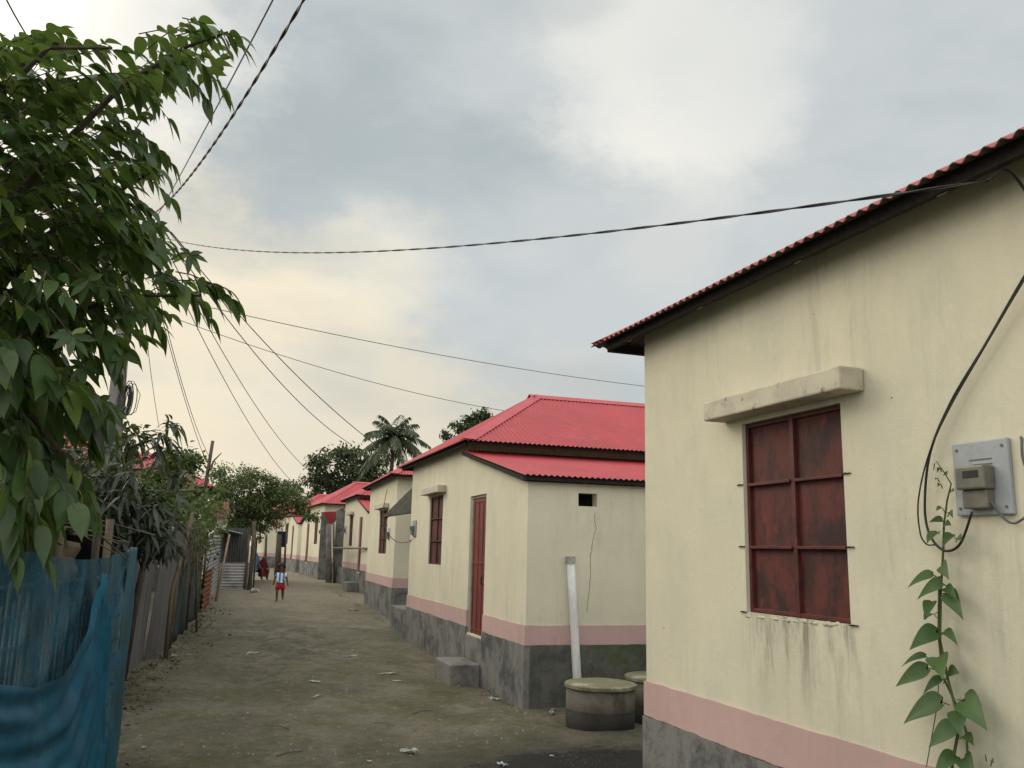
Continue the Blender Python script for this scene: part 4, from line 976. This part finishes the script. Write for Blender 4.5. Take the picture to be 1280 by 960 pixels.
# the crack belongs to the house's side wall
hs2 = [o for o in bpy.data.objects if o.get('label', '').startswith('cream house with red door')][0]
ck = crack('', [(744, 641), (743, 650), (746, 660), (742, 672), (738, 700), (737, 735), (734, 765)]).build('wall_crack', M_timber)
ck.parent = hs2; bpy.context.view_layer.update(); ck.matrix_parent_inverse = hs2.matrix_world.inverted()

# ------------------------------------------------------------------ porch canopies and poles between the houses
cn = empty('porch_canopy', (4.4, 18.6, 2.5), 'dark sheet canopy over the gap beside the red door house', 'canopy')
m_ = MB(); corr_panel(m_, (3.95, 16.75, 2.50), (0, 3.2, 0), (1.0, 0, 1.05), .12, .018, (-.5, 0, .8), 'u'); wchild(m_.build('sheet', M_canopy, solid=.006), cn)
for y in (17.0, 19.8):
    m_ = MB(); m_.obox((4.47, y, 2.97), (.48, 0, .5), (0, .03, 0), (0, 0, .03)); wchild(m_.build('rafter', M_timber), cn)
yR = 38.2
ra = empty('hanging_sheet', tuple(onY(413, 640, yR)), 'small red corrugated sheet hanging in a point beyond the bamboo rail', 'tin sheet')
m_ = MB(); a, b, c = onY(403, 640, yR), onY(424, 639, yR), onY(413, 658, yR)
n = 40; base = []
for i in range(n + 1):
    t = i / n; p = a + (b - a) * t; k = 1 - abs(t - .48) / (.48 if t < .48 else .52); m_.v += [tuple(p + (0, .02 * math.sin(i * 2.1), 0)), tuple(p + (c - (a + (b - a) * .48)) * k + (0, .02 * math.sin(i * 2.1) - .1 * k, 0))]
    if i: q = 2 * i; m_.f.append((q - 2, q, q + 1, q - 1))
wchild(m_.build('sheet', M_red, solid=.006), ra)
m_ = MB(); a2, b2, c2 = onY(415, 657, yR + .3), onY(432, 634, yR + .3), onY(421, 638, yR + .3); m_.poly([a2, b2, c2]); wchild(m_.build('dark_backing', M_canopy, solid=.03), ra)
sw = empty('screen_wall', (5.5, 38, .35), 'dark cement screen walls of the porch behind the red sheet', 'wall')
for (xa, xb, Y) in ((399, 409, 40.3), (418, 431, 37.5)):
    p, q = onY(xa, 690, Y), onY(xb, 690, Y); m_ = MB(); m_.box(p[0], q[0], Y, Y + .12, .2, 3.35); wchild(m_.build('panel', M_darkwall), sw)
for lab, x0, x1, yt, mt_, r in (('pale thick post under the hanging red sheet', 411, 411, 655, M_step, .13), ('thin bamboo post beside the pale post', 418, 417, 655, M_bamboo, .045)):
    p = onY(x0, 728, 37.2); q = onY(x1, yt, 37.2); leaning('porch_post', lab, (p[0], 37.2, .25), q, r, mt_)
leaning('bamboo_rail', 'horizontal bamboo rail crossing in front of the far grey doorstep house', onY(417, 685, 35.2), onY(461, 685.5, 29.2), .045, mat_mottle('grey_bamboo', (.24, .21, .17), (.15, .13, .10), 6, .8, .2))
# far lane clutter
for lab, x, yb, yt, Y, r in (('thin post of the far washing line, nearest one', 356, 706, 655, 47, .06), ('crooked far post beside the squatting person', 331, 716, 668, 44, .07), ('far grey post below the dark hanging cloth', 347, 714, 668, 44, .16)):
    p = onY(x, yb, Y); leaning('lane_post', lab, (p[0], Y, .3), onY(x + 2, yt, Y), r, M_bark)
m_ = MB(); a, b = onY(347, 664, 45), onY(356, 684, 45); m_.grid(lambda u, v: (a[0] + (b[0] - a[0]) * u, 45 + .05 * math.sin(9 * u), b[2] + (a[2] - b[2]) * v), np.linspace(0, 1, 9), np.linspace(0, 1, 6)); tag(m_.build('hanging_cloth', M_navy, solid=.02), 'dark navy cloth hung on the far line', 'cloth')
m_ = MB(); a, b = onY(316, 690, 50), onY(327, 708, 50); m_.grid(lambda u, v: (a[0] + (b[0] - a[0]) * u, 50 + .1 * math.sin(11 * u), .34 + (a[2] - .34) * v * (.75 + .25 * math.sin(5 * u))), np.linspace(0, 1, 12), np.linspace(0, 1, 6)); tag(m_.build('cloth_screen', M_bluecloth, solid=.02), 'faded blue cloth screen at the far left end of the lane', 'screen')
m_ = MB(); a, b, c = onY(337, 652, 58), onY(349, 652, 58), onY(344, 663, 57.4); m_.poly([a, b, c]); tag(m_.build('awning', M_red, solid=.03), 'tiny red awning at the far end of the lane', 'awning')

# ------------------------------------------------------------------ people
def skin_obj(name, verts, edges, radii, mat, parent, root_i=0, sub=2):
    me = bpy.data.meshes.new(name); me.from_pydata(verts, edges, []); me.materials.append(mat)
    o = bpy.data.objects.new(name, me); COL.objects.link(o); o.parent = parent
    o.modifiers.new('skin', 'SKIN')
    if not me.skin_vertices: 
        bpy.context.view_layer.objects.active = o
    sv = me.skin_vertices[0].data if me.skin_vertices else None
    if sv is None:
        with bpy.context.temp_override(object=o, active_object=o): bpy.ops.mesh.customdata_skin_add()
        sv = me.skin_vertices[0].data
    for i, r in enumerate(radii):
        sv[i].radius = r if isinstance(r, tuple) else (r, r); sv[i].use_root = (i == root_i)
    o.modifiers['skin'].use_smooth_shade = True
    s = o.modifiers.new('sub', 'SUBSURF'); s.levels = sub; s.render_levels = sub
    return o
cp_ = G(349, 752); ch = empty('person', tuple(cp_ + Z * hump(cp_[0], cp_[1])), 'small child in striped blue and white top and red shorts walking up the lane', 'person', rz=-.15)
# walking towards the camera; x right, y away, height about 1.05 m
k = 1.03
V = [(0, 0, .50), (0, 0, .62), (0, .005, .74), (0, .005, .80), (0, -.01, .87), (0, -.015, .95), (0, -.01, 1.0),        # pelvis..head 0-6
     (.07, 0, .47), (.075, .03, .27), (.075, .16, .12), (.078, .17, .08), (.08, .11, .055),                                       # left leg lifted behind 7-11
     (-.07, -.01, .47), (-.075, -.045, .27), (-.075, -.02, .06), (-.078, -.04, .025), (-.085, -.11, .02),                                # right leg 12-16
     (.115, .005, .75), (.165, .01, .62), (.20, -.02, .49), (.205, -.035, .43),                                                             # left arm 17-20
     (-.115, .005, .75), (-.165, .02, .63), (-.19, .05, .50), (-.195, .06, .44)]                                                                # right arm 21-24
E_ = [(0, 1), (1, 2), (2, 3), (3, 4), (4, 5), (5, 6), (0, 7), (7, 8), (8, 9), (9, 10), (10, 11), (0, 12), (12, 13), (13, 14), (14, 15), (15, 16), (2, 17), (17, 18), (18, 19), (19, 20), (2, 21), (21, 22), (22, 23), (23, 24)]
Rr = [.085, .085, .08, .036, .062, .075, .055, .06, .042, .028, .026, .018, .06, .042, .028, .028, .018, .042, .03, .023, .024, .042, .03, .023, .024]
V = [tuple(q * k for q in v) for v in V]
body = skin_obj('body', V, E_, [r * k for r in Rr], M_skin, ch)
hb = MB()
def hairpt(u, v):
    th_, ph = 2 * PI * u, PI * v; lim = ph * (.62 if -.6 < math.sin(th_) else .42)     # shorter over the face (-y)
    r = .108 * (1 + .07 * math.sin(7 * th_ + 5 * ph) + .05 * math.sin(11 * th_ - 9 * ph))
    return (r * math.sin(lim) * math.cos(th_), .012 + r * math.sin(lim) * math.sin(th_), .985 + r * .98 * math.cos(lim))
hb.grid(hairpt, np.linspace(0, 1, 29), np.linspace(0.02, 1, 12)); hb.build('hair', M_hair, ch, smooth=True, solid=.015)
sv_ = [(0, .0, .52), (0, 0, .62), (0, .005, .72), (0, .005, .785), (.11, .005, .745), (.155, .01, .66), (-.11, .005, .745), (-.155, .015, .66)]
skin_obj('shirt', [tuple(q * k for q in v) for v in sv_], [(0, 1), (1, 2), (2, 3), (2, 4), (4, 5), (2, 6), (6, 7)], [.112, .102, .096, .055, .058, .05, .058, .05], M_shirt, ch, 1)
so_ = [(0, 0, .51), (0, 0, .45), (.075, .01, .40), (.08, .03, .31), (-.075, -.01, .40), (-.08, -.04, .31)]
skin_obj('shorts', [tuple(q * k for q in v) for v in so_], [(0, 1), (1, 2), (2, 3), (1, 4), (4, 5)], [.108, .105, .085, .082, .085, .082], M_shorts, ch, 0)

sp_ = onY(328, 722, 39.5); sp_[2] = gz(0, 39.5); sq = empty('person', tuple(sp_), 'person in maroon clothing squatting at the far left of the lane', 'person', rz=.3)
V = [(0, .08, .22), (0, .12, .45), (0, .06, .68), (0, .02, .78), (0, -.02, .90), (0, -.02, .98), (.12, 0, .2), (.13, -.28, .42), (.12, -.18, .08), (.12, -.32, .03), (-.12, 0, .2), (-.13, -.28, .42), (-.12, -.18, .08), (-.12, -.32, .03), (.18, .03, .66), (.2, -.15, .48), (.08, -.32, .42), (-.18, .03, .66), (-.2, -.15, .48), (-.08, -.32, .42)]
E_ = [(0, 1), (1, 2), (2, 3), (3, 4), (4, 5), (0, 6), (6, 7), (7, 8), (8, 9), (0, 10), (10, 11), (11, 12), (12, 13), (2, 14), (14, 15), (15, 16), (2, 17), (17, 18), (18, 19)]
skin_obj('body', V, E_, [.14, .13, .12, .05, .095, .075, .09, .07, .05, .035, .09, .07, .05, .035, .06, .045, .035, .06, .045, .035], M_skin, sq)
skin_obj('robe', [(0, .02, .14), (0, .1, .4), (0, .06, .66), (0, .04, .9), (0, -.18, .3), (.16, .02, .62), (-.16, .02, .62)], [(0, 1), (1, 2), (2, 3), (0, 4), (2, 5), (2, 6)], [.24, .19, .15, .11, .2, .09, .09], M_sari, sq, 0)

# ------------------------------------------------------------------ litter and small ground stuff
LGp = 'litter scattered on the lane'
def scrap(label, px, py, sx, sy, mat=M_paper, name='paper_scrap', cat='litter', crum=.02):
    p = G(px, py); m_ = MB(); s_ = rng.random() * 9
    m_.grid(lambda u, v: ((u - .5) * sx * .8 * (1 + .3 * math.sin(5 * v + s_) + .15 * math.sin(13 * v + 2 * s_)), (v - .5) * sy * .7 * (1 + .35 * math.sin(7 * u + s_) + .2 * math.sin(15 * u)), crum * (.35 * abs(math.sin(6 * u + s_) * math.cos(5 * v + 2 * s_)) + .3 * abs(math.sin(13 * u * v + 2 * s_)) + .2 * math.sin(17 * v + 9 * u))), np.linspace(0, 1, 9), np.linspace(0, 1, 7))
    o = m_.build(name, mat, solid=.004, loc=(p[0], p[1], p[2] + hump(p[0], p[1]) + .004)); o.rotation_euler = (0, 0, rng.random() * 3)
    return tag(o, label, cat, LGp)
scrap('crumpled white plastic lying nearest the lower middle edge', 511, 940, .17, .10, crum=.05)
scrap('small flat white scrap left of the crumpled plastic', 462, 953, .07, .04)
scrap('bluish foil wrapper near the bottom edge by the wet patch', 628, 955, .12, .06, M_bluepaper, 'foil_wrapper', crum=.03)
scrap('tiny white scrap on the wet patch', 690, 946, .04, .03)
scrap('white scrap in front of the concrete tank corner', 786, 906, .08, .07, crum=.05)
scrap('pale plastic at the foot of the red door house corner', 618, 875, .16, .08, mat_mottle('grey_plastic', (.38, .40, .38), (.25, .26, .25), 9, .5, .4), 'plastic_bag', crum=.05)
scrap('grey film along the wall foot left of the tank', 690, 893, .34, .06, mat_mottle('grey_film', (.26, .25, .23), (.17, .165, .15), 9, .6, .3), 'plastic_film', crum=.03)
scrap('long pale scrap in mid lane below the doorstep', 484, 844, .28, .12)
scrap('pale scrap in front of the doorstep', 497, 852, .14, .07)
scrap('white paper scrap at the right of the dark mud', 392, 854, .2, .1)
scrap('pale scrap at the centre of the dark mud', 318, 815, .3, .12, crum=.03)
scrap('white scrap beside the far left wheel rut', 313, 815, .1, .08, crum=.05)
scrap('white plastic at the foot of the teal sheeting', 216, 820, .13, .10, crum=.06)
scrap('small white scrap right of the plastic at the teal sheeting', 236, 819, .1, .05)
scrap('small square white scrap near the lower left net', 180, 934, .05, .05, crum=.03)
scrap('white paper by the wall of the canopy house', 442, 764, .35, .16, crum=.06)
scrap('small white scrap just below the canopy house paper', 441, 785, .14, .09, crum=.04)
scrap('pale scrap at the third house wall foot', 441, 812, .14, .06)
scrap('pale flat scrap below the third house scraps', 440, 819, .32, .1)
scrap('thin white scrap left of the child on the lane', 395, 871, .22, .05)
scrap('white sack crumpled at the foot of the gate post', 318, 740, .55, .35, M_paper, 'crumpled_sack', crum=.2)
for lab, px, py, a in (('dry twig lying in the lower left lane', 362, 945, .5), ('short dry twig in front of the crumpled plastic', 350, 912, 2.2), ('dark twig on the lane below the doorstep', 528, 890, .4), ('curved dry twig in the middle of the lane', 480, 905, 2.3), ('thin stick at the foot of the grey sheets', 168, 870, .2), ('short stick beside the lower left net', 186, 948, 1.4)):
    p = G(px, py); p[2] += hump(p[0], p[1]) + .012; d = np.array([math.cos(a), math.sin(a), 0]) * .13; m_ = MB(); m_.tube([p - d, p + (.01, .02, .012), p + d * 1.1], [.006, .005, .003], 5)
    tag(m_.build('dry_twig', M_bamboo), lab, 'twig', 'dry twigs on the lane')
# pebbles and crumbs of earth
m_ = MB()
def pebble(x, y, r):
    if ((x - 3.35) * .75) ** 2 + ((y - 7.15) * .95) ** 2 < 1.6: r = min(r, .006)
    z = gz(x, y) + hump(x, y); n = len(m_.v); a = rng.random() * 6
    for (dx, dy, dz) in ((1, 0, .1), (.3, .9, .0), (-.8, .6, .1), (-.8, -.6, .0), (.3, -.9, .1)): m_.v.append((x + r * (dx * math.cos(a) - dy * math.sin(a)), y + r * (dx * math.sin(a) + dy * math.cos(a)), z - r * .2 + r * dz))
    m_.v.append((x + .2 * r * rng.normal(), y, z + r * rng.uniform(.45, .8)))
    for k in range(5): m_.f.append((n + k, n + (k + 1) % 5, n + 5))
for _ in range(15000):
    y = 4.5 + 26 * rng.random() ** 1.7; x = rng.uniform(fence_line(y), 3.6 + .02 * y) ; pebble(x, y, .004 + .015 * rng.random() ** 4)
for _ in range(900):
    y = rng.uniform(9.6, 34); w_ = 3.7 + .055 * (y - 9.8); pebble(w_ - abs(rng.normal()) * .22 - .05, y, .008 + .028 * rng.random() ** 3)
gr = m_.build('gravel', mat_mottle('earth_crumbs', (.15, .135, .10), (.24, .215, .165), 9, .95, .15, c3=(.30, .28, .24), s3=7)); gr['kind'] = 'stuff'
m_ = LeafBag()
for _ in range(850):
    y = rng.uniform(11.5, 24) if rng.random() < .8 else rng.uniform(8, 12); x = fence_line(y) + .1 + abs(rng.normal()) * .28; z = gz(x, y) + hump(x, y) + .01 + abs(rng.normal()) * .05 * (x < fence_line(y) + .35)
    m_.add(np.array([x, y, z]), rv() * np.array([1, 1, .3]), Z + rv(.5), rng.uniform(.03, .10), rng.uniform(.008, .035), .1)
lt_ = leaves('leaf_litter', M_brownleaf, None, m_.b, m_.d, m_.n, m_.L, m_.W, 'ovate', np.array(m_.dr)); lt_['kind'] = 'stuff'
m_ = LeafBag()
for _ in range(2600):
    y = 5.5 + 16 * rng.random(); side_ = rng.random()
    x = rng.normal(2.9, .5) if side_ < .5 else rng.normal(.2, .45) if side_ < .8 else rng.uniform(.2, 3.2)
    if math.sin(x * 3.1 + 1.3 * y) * math.sin(1.7 * y - x) < .1 or (x > 3.55 + .02 * (y - 9) and y > 9.5) or (y < 6 and x > 2.9): continue
    z = gz(x, y) + hump(x, y); m_.add(np.array([x, y, z - .002]), np.array([.5 * rng.normal(), .5 * rng.normal(), 1]), rv(), rng.uniform(.008, .024), .004, .3)
for _ in range(1400):
    if rng.random() < .6:
        y = rng.uniform(9, 30); x = fence_line(y) + .08 + abs(rng.normal()) * .12
        if math.sin(2.1 * y) + math.sin(5.3 * y) < .3: continue
    else:
        y = rng.uniform(9.9, 33); x = 3.62 + .05 * (y - 9.8) - abs(rng.normal()) * .06 - (.45 if 11.4 < y < 12.8 else 0)
        if math.sin(3.1 * y) + math.sin(1.3 * y + 1) < .7: continue
    z = gz(x, y) + hump(x, y); m_.add(np.array([x, y, z - .005]), np.array([.5 * rng.normal(), .5 * rng.normal(), 1]), rv(), rng.uniform(.03, .12), rng.uniform(.005, .014), .35)
gs = leaves('grass', mat_leaf('moss_grass', (.06, .075, .02), (.10, .11, .035), (.14, .13, .05), .2, .7), None, m_.b, m_.d, m_.n, m_.L, m_.W, 'small', np.array(m_.dr)); gs['kind'] = 'stuff'

# ------------------------------------------------------------------ sky and sun
SUN_AZ, SUN_EL = math.radians(-48), math.radians(30)     # azimuth from +Y (lane direction), negative = left
w = bpy.data.worlds.new('World'); S.world = w; w.use_nodes = True
nt = w.node_tree; N_ = nt.nodes; Lk = nt.links
for n in list(N_): N_.remove(n)
out = N_.new('ShaderNodeOutputWorld')
sky = N_.new('ShaderNodeTexSky'); sky.sky_type = 'NISHITA'; sky.sun_disc = False; sky.sun_elevation = SUN_EL; sky.sun_rotation = SUN_AZ % (2 * PI); sky.dust_density = 3; sky.air_density = 1.4
bg1 = N_.new('ShaderNodeBackground'); bg1.inputs[1].default_value = .08; Lk.new(sky.outputs[0], bg1.inputs[0])
tc = N_.new('ShaderNodeTexCoord')
def wn(scale, loc, detail=6, rough=.55, sc=3.0, dist=.0):
    mp = N_.new('ShaderNodeMapping'); Lk.new(tc.outputs['Generated'], mp.inputs[0]); mp.inputs['Scale'].default_value = scale; mp.inputs['Location'].default_value = loc
    n = N_.new('ShaderNodeTexNoise'); Lk.new(mp.outputs[0], n.inputs['Vector']); n.inputs['Scale'].default_value = sc; n.inputs['Detail'].default_value = detail; n.inputs['Roughness'].default_value = rough; n.inputs['Distortion'].default_value = dist
    return n.outputs['Fac']
def wr(f, a, b, lo=0, hi=1):
    n = N_.new('ShaderNodeMapRange'); n.interpolation_type = 'SMOOTHSTEP'; Lk.new(f, n.inputs[0])
    for i, v in zip((1, 2, 3, 4), (a, b, lo, hi)): n.inputs[i].default_value = v
    return n.outputs[0]
def wmx(f, a, b, mode='MIX'):
    n = N_.new('ShaderNodeMix'); n.data_type = 'RGBA'; n.blend_type = mode
    for s, v in ((n.inputs[0], f), (n.inputs[6], a), (n.inputs[7], b)):
        if hasattr(v, 'is_output'): Lk.new(v, s)
        else: s.default_value = (*v, 1) if isinstance(v, tuple) else v
    return n.outputs[2]
def wm(op, a, b=0.0):
    n = N_.new('ShaderNodeMath'); n.operation = op
    for s, v in zip(n.inputs, (a, b)):
        if hasattr(v, 'is_output'): Lk.new(v, s)
        else: s.default_value = v
    return n.outputs[0]
def toward(d):
    d = unit(np.array(d, float)); n = N_.new('ShaderNodeVectorMath'); n.operation = 'DOT_PRODUCT'; Lk.new(tc.outputs['Generated'], n.inputs[0]); n.inputs[1].default_value = tuple(d); return n.outputs['Value']
big = wn((1, 1, 1.9), (2.3, .4, 1.2), 7, .52, 1.9, .12)
fin = wn((1, 1, 2.2), (5, 2, 8), 8, .55, 4.5, .1)
mass = wm('ADD', wm('MULTIPLY', big, .68), wm('MULTIPLY', fin, .32))
mass2 = wm('ADD', wm('MULTIPLY', mass, .5), wm('MULTIPLY', wn((1, 1, 1.7), (3, 6, 4), 10, .66, 6.0, .0), .5))
col = wmx(wr(mass, .40, .60), (.47, .53, .55), (.63, .67, .675))
# torn bright openings
def hole(px, py, ang, k, c):
    global col
    v = wm('DIVIDE', wm('SUBTRACT', 1.0, toward(ray(px, py))), 1 - math.cos(math.radians(ang)))
    v = wm('ADD', wm('SQRT', wm('MAXIMUM', v, 0.0)), wm('MULTIPLY', wm('SUBTRACT', mass2, .5), 2.6))
    col = wmx(wm('MULTIPLY', wr(v, 1.08, .32), k), col, c)
hole(850, 110, 9, 1.0, (.93, .92, .85))
hole(770, 20, 7, .9, (.86, .86, .81))
hole(930, 60, 7, .8, (.80, .81, .78))
hole(830, 310, 5, .7, (.72, .73, .71))
hole(460, 350, 6.5, .8, (.92, .87, .73))
hole(390, 395, 8, .95, (.99, .90, .70))
hole(190, 470, 15, 1.0, (1.05, .93, .70))
hole(110, 10, 10, .9, (.98, .95, .87))
hole(260, 600, 17, 1.0, (.95, .85, .65))
hole(480, 570, 13, .9, (.86, .78, .62))
hole(620, 650, 14, .8, (.80, .73, .60))
dk = wr(wn((1, 1, 2.4), (7.7, 3.1, 2.2), 6, .5, 2.6, .1), .52, .68)
col = wmx(wr(wn((1, 1, 2.0), (1, 9, 4), 10, .62, 5.0, .0), .48, .72, 0, .35), col, (.74, .76, .75))
col = wmx(wm('MULTIPLY', dk, .4), col, (.44, .49, .505))
# added off-frame sky glow lighting the walls: round the hidden sun, overhead, left, behind
sd = np.array([math.sin(SUN_AZ) * math.cos(SUN_EL), math.cos(SUN_AZ) * math.cos(SUN_EL), math.sin(SUN_EL)])
col = wmx(wr(toward(sd), math.cos(math.radians(38)), .99), col, (2.6, 2.4, 1.95))
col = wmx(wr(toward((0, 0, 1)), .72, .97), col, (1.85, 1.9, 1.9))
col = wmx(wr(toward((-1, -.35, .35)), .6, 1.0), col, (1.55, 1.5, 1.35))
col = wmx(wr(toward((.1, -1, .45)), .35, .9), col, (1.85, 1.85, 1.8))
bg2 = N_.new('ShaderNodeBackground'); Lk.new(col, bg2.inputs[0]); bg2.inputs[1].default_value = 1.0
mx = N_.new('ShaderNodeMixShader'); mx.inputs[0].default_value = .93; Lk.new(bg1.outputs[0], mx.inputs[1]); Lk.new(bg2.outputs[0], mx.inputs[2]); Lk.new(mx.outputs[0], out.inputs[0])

sl = bpy.data.lights.new('sun', 'SUN'); sl.energy = .9; sl.angle = math.radians(25); sl.color = (1, .93, .8)
so = bpy.data.objects.new('sun', sl); COL.objects.link(so); so.rotation_euler = Vector(tuple(-sd)).to_track_quat('-Z', 'Y').to_euler()
S.view_settings.view_transform = 'Standard'; S.view_settings.look = 'None'; S.view_settings.exposure = 0.0; S.view_settings.gamma = 1.0
S.render.engine = 'CYCLES'; S.cycles.use_denoising = True; S.cycles.max_bounces = 6
S.cycles.transparent_max_bounces = 12
